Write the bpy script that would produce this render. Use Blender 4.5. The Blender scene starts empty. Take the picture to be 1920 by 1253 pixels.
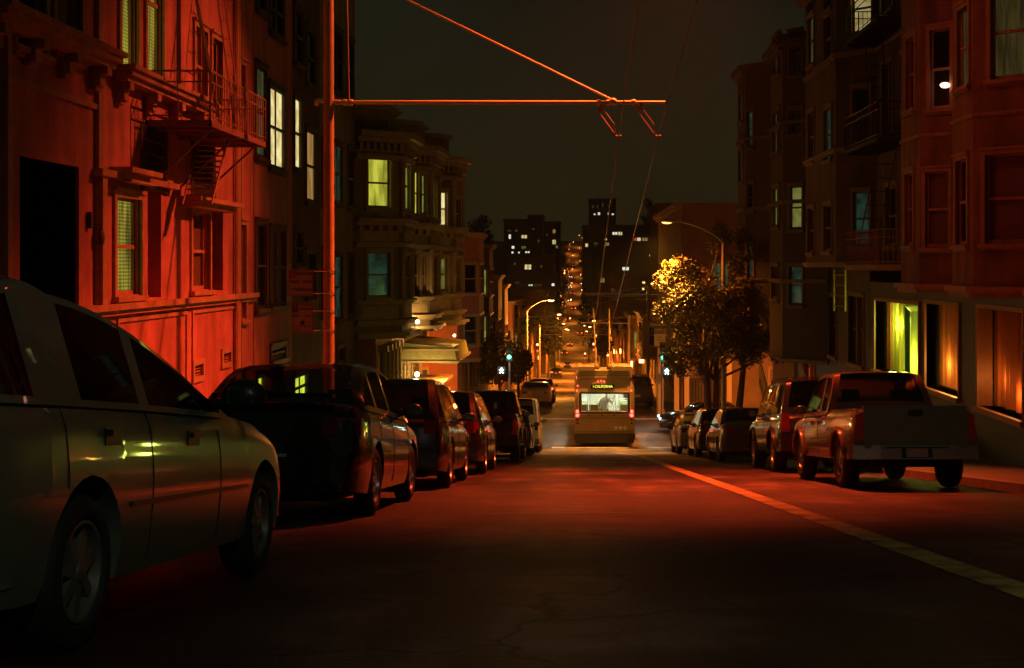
import bpy, bmesh, math, random
from mathutils import Vector, Matrix
random.seed(7)
R = math.radians
S = bpy.context.scene
COL = S.collection
# ---------------------------------------------------------------- camera, world, lights, exposure
# measured set-up: eye at the origin, street runs along +Y, focal 2400 px on a 1920 px wide frame
FOC, CX, CY = 2400.0, 1080.0, 500.0
cam_d = bpy.data.cameras.new("camera"); cam = bpy.data.objects.new("camera", cam_d); COL.objects.link(cam)
cam.location = (0, 0, 0); cam.rotation_euler = (R(90), 0, 0)
cam_d.sensor_width = 36; cam_d.lens = 36 * FOC / 1920
cam_d.shift_x = -(CX - 960) / 1920; cam_d.shift_y = -(626.5 - CY) / 1920
cam_d.clip_start = 0.05; cam_d.clip_end = 9000
S.camera = cam
S.render.engine = 'CYCLES'
S.render.resolution_x, S.render.resolution_y = 1024, 668
S.cycles.use_denoising = True
S.cycles.max_bounces = 5; S.cycles.diffuse_bounces = 3; S.cycles.glossy_bounces = 3
S.cycles.transparent_max_bounces = 12; S.cycles.sample_clamp_indirect = 3.0
S.cycles.caustics_reflective = False; S.cycles.caustics_refractive = False
S.view_settings.view_transform = 'Standard'; S.view_settings.look = 'None'
S.view_settings.exposure = 0.0; S.view_settings.gamma = 1.0
W = bpy.data.worlds.new("World"); S.world = W; W.use_nodes = True
nt = W.node_tree; nt.nodes.clear()
wo = nt.nodes.new('ShaderNodeOutputWorld'); bg = nt.nodes.new('ShaderNodeBackground')
tc = nt.nodes.new('ShaderNodeTexCoord'); sp = nt.nodes.new('ShaderNodeSeparateXYZ'); rp = nt.nodes.new('ShaderNodeValToRGB')
nz = nt.nodes.new('ShaderNodeTexNoise'); nz.inputs['Scale'].default_value = 2.2; nz.inputs['Detail'].default_value = 4
mx = nt.nodes.new('ShaderNodeMix'); mx.data_type = 'RGBA'; mx.blend_type = 'MULTIPLY'; mx.inputs[0].default_value = 0.8
nr = nt.nodes.new('ShaderNodeMapRange'); nr.inputs[1].default_value = .3; nr.inputs[2].default_value = .7; nr.inputs[3].default_value = .55; nr.inputs[4].default_value = 1.45
nt.links.new(tc.outputs['Generated'], sp.inputs[0]); nt.links.new(sp.outputs['Z'], rp.inputs[0])
nt.links.new(tc.outputs['Generated'], nz.inputs['Vector']); nt.links.new(nz.outputs['Fac'], nr.inputs[0])
e = rp.color_ramp.elements
e[0].position = 0.0; e[0].color = (.030, .026, .0095, 1); e[1].position = .28; e[1].color = (.0110, .0115, .0072, 1)
nt.links.new(rp.outputs[0], mx.inputs[6]); nt.links.new(nr.outputs[0], mx.inputs[7])
nt.links.new(mx.outputs[2], bg.inputs[0]); bg.inputs[1].default_value = .74
nt.links.new(bg.outputs[0], wo.inputs[0])

KEY = (1.0, .115, .034); SOD = (1.0, .42, .10)
def lamp(name, kind, loc, energy, color, parent=None, radius=.12, target=None, spot=None, blend=.6):
    d = bpy.data.lights.new(name, kind); d.energy = energy; d.color = color
    d.shadow_soft_size = radius
    o = bpy.data.objects.new(name, d); COL.objects.link(o); o.location = loc
    if kind == 'SPOT':
        d.spot_size = R(spot); d.spot_blend = blend
    if target is not None:
        o.rotation_euler = (Vector(target) - Vector(loc)).to_track_quat('-Z', 'Y').to_euler()
    if parent: o.parent = parent
    return o

# ---------------------------------------------------------------- ground profile (height under the eye along the street)
PROF = [(-40, 4.18), (49, -7.10), (52, -7.44), (54, -7.58), (68, -8.02), (78, -8.40), (100, -10.2), (150, -14.1), (220, -18.6),
        (288, -22.8), (340, -24.4), (400, -23.3), (500, -18.75), (640, -10.7), (800, 1.7), (950, 16.6), (1010, 20), (1100, 18), (6000, -20)]
def gz(y):
    for (a, za), (b, zb) in zip(PROF, PROF[1:]):
        if y <= b: return za + (zb - za) * (y - a) / (b - a)
    return PROF[-1][1]
def at(px, py, d): return Vector(((px - CX) / FOC * d, d, (CY - py) / FOC * d))

# ---------------------------------------------------------------- materials
MATS = {}
def mat(name, color, rough=.6, metal=0., var=0., scale=3., bump=0., bscale=30., streak=0., coat=0., emit=None, es=1., spec=.5, tint2=None):
    if name in MATS: return MATS[name]
    m = bpy.data.materials.new(name); m.use_nodes = True; MATS[name] = m
    n = m.node_tree; b = n.nodes['Principled BSDF']
    b.inputs['Base Color'].default_value = (*color, 1); b.inputs['Roughness'].default_value = rough
    b.inputs['Metallic'].default_value = metal; b.inputs['Coat Weight'].default_value = coat
    b.inputs['Coat Roughness'].default_value = .04; b.inputs['Specular IOR Level'].default_value = spec
    t = None
    if var or bump:
        t = n.nodes.new('ShaderNodeTexCoord')
    if var:
        a = n.nodes.new('ShaderNodeTexNoise'); a.inputs['Scale'].default_value = scale; a.inputs['Detail'].default_value = 7; a.inputs['Roughness'].default_value = .62
        n.links.new(t.outputs['Object'], a.inputs['Vector'])
        r = n.nodes.new('ShaderNodeValToRGB'); n.links.new(a.outputs['Fac'], r.inputs[0])
        c2 = tint2 or tuple(c * (1 - var) for c in color)
        r.color_ramp.elements[0].position = .33; r.color_ramp.elements[0].color = (*c2, 1)
        r.color_ramp.elements[1].position = .68; r.color_ramp.elements[1].color = (*[min(1, c * (1 + var * .5)) for c in color], 1)
        last = r.outputs[0]
        if streak:   # rain streaks and grime that stay on the surface
            mp = n.nodes.new('ShaderNodeMapping'); mp.inputs['Scale'].default_value = (.9, .9, .16); n.links.new(t.outputs['Object'], mp.inputs[0])
            sn_ = n.nodes.new('ShaderNodeTexNoise'); sn_.inputs['Scale'].default_value = 2.4; sn_.inputs['Detail'].default_value = 5; n.links.new(mp.outputs[0], sn_.inputs['Vector'])
            sr = n.nodes.new('ShaderNodeMapRange'); sr.inputs[1].default_value = .38; sr.inputs[2].default_value = .62; sr.inputs[3].default_value = 1 - streak * .75; sr.inputs[4].default_value = 1.08; n.links.new(sn_.outputs['Fac'], sr.inputs[0])
            sm = n.nodes.new('ShaderNodeMix'); sm.data_type = 'RGBA'; sm.blend_type = 'MULTIPLY'; sm.inputs[0].default_value = 1; n.links.new(last, sm.inputs[6]); n.links.new(sr.outputs[0], sm.inputs[7]); last = sm.outputs[2]
        n.links.new(last, b.inputs['Base Color'])
        rr = n.nodes.new('ShaderNodeMapRange'); rr.inputs[3].default_value = max(0, rough - .12); rr.inputs[4].default_value = min(1, rough + .12)
        n.links.new(a.outputs['Fac'], rr.inputs[0]); n.links.new(rr.outputs[0], b.inputs['Roughness'])
    if bump:
        a2 = n.nodes.new('ShaderNodeTexNoise'); a2.inputs['Scale'].default_value = bscale; a2.inputs['Detail'].default_value = 6
        n.links.new(t.outputs['Object'], a2.inputs['Vector'])
        bp = n.nodes.new('ShaderNodeBump'); bp.inputs['Strength'].default_value = bump; bp.inputs['Distance'].default_value = .02
        n.links.new(a2.outputs['Fac'], bp.inputs['Height']); n.links.new(bp.outputs[0], b.inputs['Normal'])
    if emit:
        b.inputs['Emission Color'].default_value = (*emit, 1); b.inputs['Emission Strength'].default_value = es
    return m
def lit(name, c1, c2, es=1., mode='curtain', sc=1.):
    """a lit window: what hangs behind the glass glows unevenly, in folds or in blind slats"""
    if name in MATS: return MATS[name]
    m = bpy.data.materials.new(name); m.use_nodes = True; MATS[name] = m
    n = m.node_tree; b = n.nodes['Principled BSDF']; b.inputs['Base Color'].default_value = (.02, .02, .02, 1); b.inputs['Roughness'].default_value = .15
    t = n.nodes.new('ShaderNodeTexCoord'); mp = n.nodes.new('ShaderNodeMapping'); n.links.new(t.outputs['Object'], mp.inputs[0])
    a = n.nodes.new('ShaderNodeTexNoise'); a.inputs['Detail'].default_value = 3
    mp.inputs['Scale'].default_value = {'curtain': (5 * sc, 5 * sc, .5), 'blind': (1.2, 1.2, 16), 'room': (1.1 * sc, 1.1 * sc, 1.4 * sc)}[mode]
    a.inputs['Scale'].default_value = 2.0; n.links.new(mp.outputs[0], a.inputs['Vector'])
    r = n.nodes.new('ShaderNodeValToRGB'); r.color_ramp.elements[0].position = .36; r.color_ramp.elements[0].color = (*c1, 1)
    r.color_ramp.elements[1].position = .62; r.color_ramp.elements[1].color = (*c2, 1)
    n.links.new(a.outputs['Fac'], r.inputs[0]); n.links.new(r.outputs[0], b.inputs['Emission Color']); b.inputs['Emission Strength'].default_value = es
    if mode == 'blind':   # slats in front of a soft vertical drape
        mp.inputs['Scale'].default_value = (4.5, 4.5, .35)
        w = n.nodes.new('ShaderNodeTexWave'); w.wave_type = 'BANDS'; w.bands_direction = 'Z'; w.inputs['Scale'].default_value = 5.5; w.inputs['Distortion'].default_value = .6
        n.links.new(t.outputs['Object'], w.inputs['Vector']); q = n.nodes.new('ShaderNodeMapRange'); q.inputs[1].default_value = .2; q.inputs[2].default_value = .6; q.inputs[3].default_value = .55; q.inputs[4].default_value = 1.1; n.links.new(w.outputs['Fac'], q.inputs[0])
        x = n.nodes.new('ShaderNodeMix'); x.data_type = 'RGBA'; x.blend_type = 'MULTIPLY'; x.inputs[0].default_value = 1; n.links.new(r.outputs[0], x.inputs[6]); n.links.new(q.outputs[0], x.inputs[7]); n.links.new(x.outputs[2], b.inputs['Emission Color'])
    return m
def glassmat(name, tint=.3, refl=.10, rough=.02, fixed=0):
    if name in MATS: return MATS[name]
    m = bpy.data.materials.new(name); m.use_nodes = True; MATS[name] = m
    n = m.node_tree; n.nodes.remove(n.nodes['Principled BSDF']); o = n.nodes['Material Output']
    t = n.nodes.new('ShaderNodeBsdfTransparent'); t.inputs[0].default_value = (tint, tint * 1.03, tint * .97, 1)
    g = n.nodes.new('ShaderNodeBsdfGlossy'); g.inputs['Roughness'].default_value = rough
    f = n.nodes.new('ShaderNodeFresnel'); f.inputs[0].default_value = 1.5
    mm = n.nodes.new('ShaderNodeMath'); mm.operation = 'ADD'; mm.inputs[1].default_value = refl * .4; n.links.new(f.outputs[0], mm.inputs[0])
    if fixed: n.links.remove(mm.inputs[0].links[0]); mm.inputs[0].default_value = fixed
    x = n.nodes.new('ShaderNodeMixShader'); n.links.new(mm.outputs[0], x.inputs[0]); n.links.new(t.outputs[0], x.inputs[1]); n.links.new(g.outputs[0], x.inputs[2])
    n.links.new(x.outputs[0], o.inputs[0]); return m

ASPHALT = mat('asphalt', (.10, .070, .060), .58, var=.6, scale=2.4, bump=.8, bscale=40, spec=.34)
def roadwear(m):
    n = m.node_tree; b = n.nodes['Principled BSDF']; src = b.inputs['Base Color'].links[0].from_socket; t = n.nodes.new('ShaderNodeTexCoord')
    def mul(fac_out, lo, hi, a, c):
        global _
        r = n.nodes.new('ShaderNodeMapRange'); r.inputs[1].default_value = a; r.inputs[2].default_value = c; r.inputs[3].default_value = lo; r.inputs[4].default_value = hi; n.links.new(fac_out, r.inputs[0])
        x = n.nodes.new('ShaderNodeMix'); x.data_type = 'RGBA'; x.blend_type = 'MULTIPLY'; x.inputs[0].default_value = 1; n.links.new(r.outputs[0], x.inputs[7]); return x
    a = n.nodes.new('ShaderNodeTexNoise'); a.inputs['Scale'].default_value = .33; a.inputs['Detail'].default_value = 3; n.links.new(t.outputs['Object'], a.inputs['Vector'])
    x1 = mul(a.outputs['Fac'], .42, 1.35, .44, .57); n.links.new(src, x1.inputs[6])
    mp = n.nodes.new('ShaderNodeMapping'); mp.inputs['Scale'].default_value = (.9, .12, 1); n.links.new(t.outputs['Object'], mp.inputs[0])
    a3 = n.nodes.new('ShaderNodeTexNoise'); a3.inputs['Scale'].default_value = 1.6; a3.inputs['Detail'].default_value = 4; n.links.new(mp.outputs[0], a3.inputs['Vector'])
    x3 = mul(a3.outputs['Fac'], .5, 1.25, .42, .6); n.links.new(x1.outputs[2], x3.inputs[6])
    v = n.nodes.new('ShaderNodeTexVoronoi'); v.feature = 'DISTANCE_TO_EDGE'; v.inputs['Scale'].default_value = .55
    w = n.nodes.new('ShaderNodeTexNoise'); w.inputs['Scale'].default_value = 1.5; w.inputs['Detail'].default_value = 5; n.links.new(t.outputs['Object'], w.inputs['Vector'])
    ad = n.nodes.new('ShaderNodeVectorMath'); ad.operation = 'MULTIPLY_ADD'; ad.inputs[1].default_value = (.9, .9, .9); n.links.new(w.outputs['Color'], ad.inputs[0]); n.links.new(t.outputs['Object'], ad.inputs[2]); n.links.new(ad.outputs[0], v.inputs['Vector'])
    x2 = mul(v.outputs['Distance'], .2, 1, .0, .02); n.links.new(x3.outputs[2], x2.inputs[6])
    n.links.new(x2.outputs[2], b.inputs['Base Color'])
roadwear(ASPHALT)
PAVE = mat('pavement', (.16, .14, .12), .8, var=.3, scale=1.5, bump=.3, bscale=25)
SOIL = mat('soil', (.03, .03, .022), .95, var=.4, scale=.05)
KERB = mat('kerb_concrete', (.22, .20, .18), .8, var=.25, scale=4)
YEL = mat('yellow_paint', (.50, .40, .10), .75, var=.8, scale=3.2, bump=.6, bscale=30, tint2=(.09, .07, .045))
WHT = mat('white_paint', (.45, .47, .42), .7, var=.4, scale=5)
STEEL = mat('painted_steel', (.42, .36, .28), .45, var=.2, scale=6, spec=.6)
DSTEEL = mat('dark_steel', (.05, .05, .045), .5)
BLACK = mat('black_rubber', (.012, .012, .012), .75)
PLAS = mat('black_plastic', (.015, .015, .016), .35)
CGLASS = glassmat('clear_car_glass', .36, .05, fixed=.08); GLASS = glassmat('car_glass', .28, .1)
CLEAR = glassmat('clear_glass', .93, .04, fixed=.02)
DGL = mat('dark_pane', (.012, .016, .014), .08, spec=.8)
TGL = mat('teal_pane', (.02, .045, .038), .12, spec=.7, emit=(.010, .030, .020), es=.5)
GGL = mat('grey_blind_pane', (.10, .095, .065), .5, spec=.4)
BGL = mat('brown_blind_pane', (.16, .09, .07), .55, spec=.4)
CHROME = mat('chrome', (.7, .7, .7), .12, metal=1.)
ALLOY = mat('alloy_rim', (.42, .41, .38), .3, metal=.7)
TAIL = mat('tail_lens', (.16, .008, .006), .15, spec=.8, coat=.5)
TAILON = mat('tail_lit', (.4, .01, .01), .3, emit=(1, .06, .04), es=9)
HEADON = mat('head_lit', (.8, .8, .8), .3, emit=(1, .95, .8), es=14)
LENS = mat('clear_lens', (.5, .5, .5), .1, spec=.8)
PLATE = mat('plate', (.45, .45, .42), .5)
SEAT = mat('seat_cloth', (.04, .04, .04), .8)
LIT = {
 'yellow': lit('lit_cream', (.55, .38, .10), (.95, .80, .36), 1.0, 'room'),
 'orange': lit('lit_amber', (.20, .10, .025), (.42, .24, .07), .9, 'curtain'),
 'green': lit('lit_lime', (.20, .20, .015), (.56, .56, .06), 1.0, 'curtain', .5),
 'lime': lit('lit_lime_dim', (.10, .12, .02), (.32, .36, .06), .8, 'curtain'),
 'blind': lit('lit_blind', (.06, .055, .014), (.34, .30, .03), .95, 'blind'),
 'dim': lit('lit_dim', (.02, .022, .009), (.055, .055, .02), .9, 'curtain'),
 'umber': lit('lit_umber', (.016, .012, .004), (.045, .033, .009), .9, 'curtain'),
 'olive': lit('lit_olive', (.07, .075, .02), (.16, .17, .035), .9, 'room'),
 'red': lit('lit_red', (.30, .03, .01), (.75, .10, .02), .8, 'room'),
 'warm': lit('lit_warm', (.5, .3, .08), (1, .8, .3), 1.6, 'room', 3),
 'bright': lit('lit_bright_lime', (.35, .42, .02), (.75, .85, .06), 9, 'room'), 'brick': lit('lit_brick', (.18, .06, .02), (.4, .16, .05), 4, 'blind'),
 'pale': lit('lit_pale', (.5, .55, .4), (.9, .9, .7), 1.2, 'room', 3),
}
PANE = dict(LIT, dark=DGL, teal=lit('lit_teal', (.004, .010, .007), (.015, .042, .028), .8, 'room'), grey=GGL, brown=BGL, clear=CLEAR)

# ---------------------------------------------------------------- mesh helpers
OFF = {}
def root_of(o):
    while o.parent: o = o.parent
    return o
class MB:
    def __init__(s): s.v = []; s.f = []; s.m = []
    def quad(s, *p, m=0):
        i = len(s.v); s.v += [Vector(q) for q in p]; s.f.append(tuple(range(i, i + len(p)))); s.m.append(m)
    def hexa(s, c, m=0):
        i = len(s.v); s.v += [Vector(q) for q in c]
        for f in ((0, 3, 2, 1), (4, 5, 6, 7), (0, 1, 5, 4), (1, 2, 6, 5), (2, 3, 7, 6), (3, 0, 4, 7)):
            s.f.append(tuple(i + k for k in f)); s.m.append(m)
    def box(s, x0, x1, y0, y1, z0, z1, m=0):
        s.hexa([(x0, y0, z0), (x1, y0, z0), (x1, y1, z0), (x0, y1, z0), (x0, y0, z1), (x1, y0, z1), (x1, y1, z1), (x0, y1, z1)], m)
    def mbox(s, P, a0, a1, z0, z1, o0, o1, m=0):
        s.hexa([P(a0, z0, o0), P(a1, z0, o0), P(a1, z0, o1), P(a0, z0, o1), P(a0, z1, o0), P(a1, z1, o0), P(a1, z1, o1), P(a0, z1, o1)], m)
    def tube(s, pts, r, n=8, m=0, caps=True):
        pts = [Vector(p) for p in pts]; rs = r if isinstance(r, (list, tuple)) else [r] * len(pts)
        i0 = len(s.v)
        for k, p in enumerate(pts):
            d = (pts[min(k + 1, len(pts) - 1)] - pts[max(k - 1, 0)]).normalized()
            a = d.cross(Vector((0, 0, 1))); a = a.normalized() if a.length > .05 else Vector((1, 0, 0)); b = d.cross(a).normalized()
            for j in range(n):
                t = 2 * math.pi * j / n; s.v.append(p + (a * math.cos(t) + b * math.sin(t)) * rs[k])
        for k in range(len(pts) - 1):
            for j in range(n):
                s.f.append((i0 + k * n + j, i0 + k * n + (j + 1) % n, i0 + (k + 1) * n + (j + 1) % n, i0 + (k + 1) * n + j)); s.m.append(m)
        if caps:
            s.f.append(tuple(i0 + j for j in range(n))); s.m.append(m)
            s.f.append(tuple(i0 + (len(pts) - 1) * n + j for j in reversed(range(n)))); s.m.append(m)
    def ball(s, c, r, nu=10, nv=7, sx=1, sy=1, sz=1, m=0):
        c = Vector(c); i0 = len(s.v)
        for a in range(nv + 1):
            ph = math.pi * a / nv
            for b in range(nu):
                th = 2 * math.pi * b / nu
                s.v.append(c + Vector((r * sx * math.sin(ph) * math.cos(th), r * sy * math.sin(ph) * math.sin(th), r * sz * math.cos(ph))))
        for a in range(nv):
            for b in range(nu):
                s.f.append((i0 + a * nu + b, i0 + a * nu + (b + 1) % nu, i0 + (a + 1) * nu + (b + 1) % nu, i0 + (a + 1) * nu + b)); s.m.append(m)
    def lathe_x(s, prof, n=28, m=0, cx=0, cy=0, cz=0):
        """profile of (x, r) turned about the x axis"""
        i0 = len(s.v)
        for (x, r) in prof:
            for j in range(n):
                t = 2 * math.pi * j / n; s.v.append(Vector((cx + x, cy + r * math.cos(t), cz + r * math.sin(t))))
        for k in range(len(prof) - 1):
            for j in range(n):
                s.f.append((i0 + k * n + j, i0 + k * n + (j + 1) % n, i0 + (k + 1) * n + (j + 1) % n, i0 + (k + 1) * n + j)); s.m.append(m)
    def build(s, name, mats, parent=None, smooth=None, origin=None, recalc=True):
        if not isinstance(mats, (list, tuple)): mats = [mats]
        me = bpy.data.meshes.new(name); off = Vector((0, 0, 0))
        if parent is not None: off = OFF.get(root_of(parent), off)
        elif origin is not None: off = Vector(origin)
        me.from_pydata([tuple(v - off) for v in s.v], [], s.f)
        for mm in mats: me.materials.append(mm)
        if any(s.m): me.polygons.foreach_set('material_index', s.m)
        bm = bmesh.new(); bm.from_mesh(me)
        bmesh.ops.remove_doubles(bm, verts=bm.verts, dist=.0002) if smooth else None
        if recalc: bmesh.ops.recalc_face_normals(bm, faces=bm.faces)
        bm.to_mesh(me); bm.free()
        if smooth:
            me.polygons.foreach_set('use_smooth', [True] * len(me.polygons)); me.set_sharp_from_angle(angle=R(smooth))
        me.update()
        o = bpy.data.objects.new(name, me); COL.objects.link(o)
        if parent is not None: o.parent = parent
        elif origin is not None: o.location = origin
        return o
def tag(o, label=None, cat=None, group=None, kind=None):
    if label: o['label'] = label
    if cat: o['category'] = cat
    if group: o['group'] = group
    if kind: o['kind'] = kind
    return o
def empty(name, loc, label, cat, group=None, world=True, rot=None):
    o = bpy.data.objects.new(name, None); COL.objects.link(o); o.location = loc; o.empty_display_size = .3
    if rot: o.rotation_euler = rot
    if world: OFF[o] = Vector(loc)
    return tag(o, label, cat, group)
def kids(o): return [c for c in bpy.data.objects if c.parent == o]
def copy_tree(o, loc=None, rot=None, label=None, parent=None, _map=None):
    if _map is None:
        _map = {}
        for c in bpy.data.objects:
            if c.parent: _map.setdefault(c.parent, []).append(c)
    c = o.copy(); COL.objects.link(c)
    if parent: c.parent = parent
    if loc is not None: c.location = loc
    if rot is not None: c.rotation_euler = rot
    if label: c['label'] = label
    for ch in _map.get(o, []): copy_tree(ch, parent=c, _map=_map)
    return c
def text(body, size, m, parent, loc, rot=(R(90), 0, 0), ext=.003, name='lettering', sx=1.):
    cu = bpy.data.curves.new(name, 'FONT'); cu.body = body; cu.size = size; cu.extrude = ext; cu.align_x = 'CENTER'; cu.align_y = 'CENTER'
    t = bpy.data.objects.new(name, cu); COL.objects.link(t); bpy.context.view_layer.update()
    me = bpy.data.meshes.new_from_object(t.evaluated_get(bpy.context.evaluated_depsgraph_get()))
    bpy.data.objects.remove(t); o = bpy.data.objects.new(name, me); COL.objects.link(o); me.materials.clear(); me.materials.append(m)
    o.rotation_euler = rot; o.scale = (sx, 1, 1); l = Vector(loc)
    if parent is not None: o.parent = parent; l = l - OFF.get(root_of(parent), Vector())
    o.location = l
    return o

# ---------------------------------------------------------------- ground, road, pavements, markings
def strip(name, x0, x1, y0, y1, dz, m, label=None, thick=0, step=2.0):
    b = MB(); ys = [y0]
    cuts = sorted([p[0] for p in PROF if y0 < p[0] < y1] + [y0 + i * step for i in range(1, int((y1 - y0) / step) + 1) if y0 + i * step < y1 - .01] + [y1])
    for c in cuts:
        if c - ys[-1] > .02: ys.append(c)
    X0 = x0 if callable(x0) else (lambda y: x0); X1 = x1 if callable(x1) else (lambda y: x1)
    for a, c in zip(ys, ys[1:]):
        za, zc = gz(a) + dz, gz(c) + dz
        b.quad((X0(a), a, za), (X1(a), a, za), (X1(c), c, zc), (X0(c), c, zc))
        if thick:
            for X in (X0, X1): b.quad((X(a), a, za - thick), (X(c), c, zc - thick), (X(c), c, zc), (X(a), a, za))
    if thick:
        for y in (ys[0], ys[-1]): b.quad((X0(y), y, gz(y) + dz - thick), (X1(y), y, gz(y) + dz - thick), (X1(y), y, gz(y) + dz), (X0(y), y, gz(y) + dz))
    return tag(b.build(name, m), kind='structure')
gb = MB(); ys = [p[0] for p in PROF]
for a, c in zip(ys, ys[1:]):
    gb.quad((-900, a, gz(a) - .03), (900, a, gz(a) - .03), (900, c, gz(c) - .03), (-900, c, gz(c) - .03))
tag(gb.build('ground', SOIL), kind='structure')
KL = lambda y: -4.05 if y < 60 else -3.95
strip('road', -4.05, 6.1, -20, 55.5, .004, ASPHALT)
strip('cross_street', -90, 90, 55.5, 67.5, .004, ASPHALT)
strip('far_road', -3.95, 4.4, 67.5, 1010, .004, ASPHALT, step=10)
for n_, a, c, y0, y1, kx in (('pavement_left', -7.05, -4.25, -20, 52.6, -4.25), ('pavement_right', 6.3, 9.1, -20, 55.4, 6.1), ('far_pavement_left', -6.6, -4.15, 68.6, 1005, -4.15), ('far_pavement_right', 4.6, 6.6, 68.6, 1005, 4.4)):
    strip(n_, a, c, y0, y1, .13, PAVE, thick=.16, step=1.5 if y1 < 60 else 20)
    strip('kerb', kx, kx + .2, y0, y1, .135, KERB, thick=.16, step=1.5 if y1 < 60 else 20)
lx = lambda y: 2.26 - (y - 12) * .0105 - max(0, y - 42) * .12
strip('yellow_line', lx, lambda y: lx(y) + .25, -4, 47, .009, YEL, step=.6)
strip('stop_line', -3.6, 5.6, 51.2, 51.6, .009, WHT)
for k, (a, c) in enumerate(((-3.3, -1.5), (2.6, 6.2), (-1.0, 2.2))):
    strip('crosswalk_line', a, c, 52.6 + .05 * k, 53.4, .010, WHT)
strip('crosswalk_line', -3.9, 4.3, 66.8, 67.3, .010, WHT)
SEAM = mat('tar_seam', (.012, .011, .010), .35)
for y0, xa, xb in ((24.2, -1.4, 2.6), (18.6, -1.2, .3), (13.4, -.9, .6), (31.5, -1.2, 1.9)):
    b = MB(); n = 26
    for i in range(n):
        xs = [xa + (xb - xa) * (i + q) / n for q in (0, 1)]
        yy = [y0 + .10 * math.sin(x * 2.1 + y0) + .05 * math.sin(x * 7) for x in xs]; w_ = .022
        b.quad((xs[0], yy[0] - w_, gz(yy[0] - w_) + .008), (xs[1], yy[1] - w_, gz(yy[1] - w_) + .008), (xs[1], yy[1] + w_, gz(yy[1] + w_) + .008), (xs[0], yy[0] + w_, gz(yy[0] + w_) + .008))
    tag(b.build('road_seam', SEAM), kind='structure')
# ---------------------------------------------------------------- buildings
def seg_map(A, B, side):
    A = Vector(A); B = Vector(B); d = (B - A); L = d.length; d /= L
    n = Vector((d.y, -d.x)) * (1 if side == 'L' else -1)
    def P(s, z, o):
        q = A + d * s + n * o
        return Vector((q.x, q.y, z))
    return P, L
def ray_s(A, B, px):
    k = (px - CX) / FOC; dx, dy = B[0] - A[0], B[1] - A[1]
    t = (k * A[1] - A[0]) / (dx - k * dy)
    return t * math.hypot(dx, dy), A[1] + t * dy
def from_px(poly, i, px0, px1, py0, py1):
    A, B = poly[i], poly[i + 1]; L = math.hypot(B[0] - A[0], B[1] - A[1])
    s0, d0 = ray_s(A, B, px0); s1, d1 = ray_s(A, B, px1)
    if s0 > s1: s0, s1 = s1, s0
    dm = (d0 + d1) / 2
    return max(.12, s0), min(L - .12, s1), (CY - py1) / FOC * dm, (CY - py0) / FOC * dm
def window(root, P, s0, s1, z0, z1, kind, trim, style='sash', depth=.13, cw=.09, sill=True, proud=.045):
    w = s1 - s0; f = MB()
    for a, b_, c, d in ((s0 - cw, s0, z0 - .02, z1 + cw), (s1, s1 + cw, z0 - .02, z1 + cw), (s0, s1, z1, z1 + cw)):
        f.mbox(P, a, b_, c, d, -.02, proud)
    f.mbox(P, s0 - cw * 1.25, s1 + cw * 1.25, z1 + cw, z1 + cw + .05, -.02, proud + .04)
    t = .04
    if style != 'niche':
        for a, b_, c, d in ((s0, s0 + t, z0, z1), (s1 - t, s1, z0, z1), (s0 + t, s1 - t, z0, z0 + t * 1.6), (s0 + t, s1 - t, z1 - t, z1)):
            f.mbox(P, a, b_, c, d, -depth + .01, -depth + .055)
        if style == 'sash':
            zm = (z0 + z1) / 2; f.mbox(P, s0 + t, s1 - t, zm - .03, zm + .03, -depth + .012, -depth + .075)
        if style == 'double':
            zm = (z0 + z1) / 2; sm = (s0 + s1) / 2
            f.mbox(P, sm - .05, sm + .05, z0, z1, -depth + .011, -.01); f.mbox(P, s0 + t, s1 - t, zm - .03, zm + .03, -depth + .012, -depth + .075)
    fo = f.build('window', trim, root)
    p = MB(); p.quad(P(s0, z0, -depth), P(s1, z0, -depth), P(s1, z1, -depth), P(s0, z1, -depth)); p.build('pane', PANE[kind], fo)
    if sill:
        q = MB(); q.mbox(P, s0 - cw * 1.4, s1 + cw * 1.4, z0 - .10, z0 - .021, -.02, .11); q.mbox(P, s0 - cw, s1 + cw, z0 - .15, z0 - .10, -.02, .06); q.build('sill', trim, fo)
    return fo
def offs(poly, o, side):
    out = []
    for i, p in enumerate(poly):
        ns = []
        for j in (i - 1, i):
            if 0 <= j < len(poly) - 1:
                d = (Vector(poly[j + 1]) - Vector(poly[j])).normalized(); ns.append(Vector((d.y, -d.x)) * (1 if side == 'L' else -1))
        n = sum(ns, Vector((0, 0))) / len(ns)
        out.append(Vector(p) + n / max(.35, n.length_squared) * o if o else Vector(p))
    return out
def belt(root, name, poly, z0, z1, out, side, m):
    a = offs(poly, -.03, side); c = offs(poly, out, side); c2 = offs(poly, out * .55, side); b = MB()
    zm = z0 + (z1 - z0) * .45
    for i in range(len(poly) - 1):
        q = lambda v, z: (v.x, v.y, z)
        b.quad(q(c2[i], z0), q(c2[i + 1], z0), q(c2[i + 1], zm), q(c2[i], zm)); b.quad(q(c2[i], zm), q(c2[i + 1], zm), q(c[i + 1], zm), q(c[i], zm))
        b.quad(q(c[i], zm), q(c[i + 1], zm), q(c[i + 1], z1), q(c[i], z1)); b.quad(q(c[i], z1), q(c[i + 1], z1), q(a[i + 1], z1), q(a[i], z1))
        b.quad(q(a[i], z0), q(a[i + 1], z0), q(c2[i + 1], z0), q(c2[i], z0))
    for i in (0, -1):
        b.quad((a[i].x, a[i].y, z0), (c2[i].x, c2[i].y, z0), (c2[i].x, c2[i].y, zm), (c[i].x, c[i].y, zm), (c[i].x, c[i].y, z1), (a[i].x, a[i].y, z1))
    return b.build(name, m, root)
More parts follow.
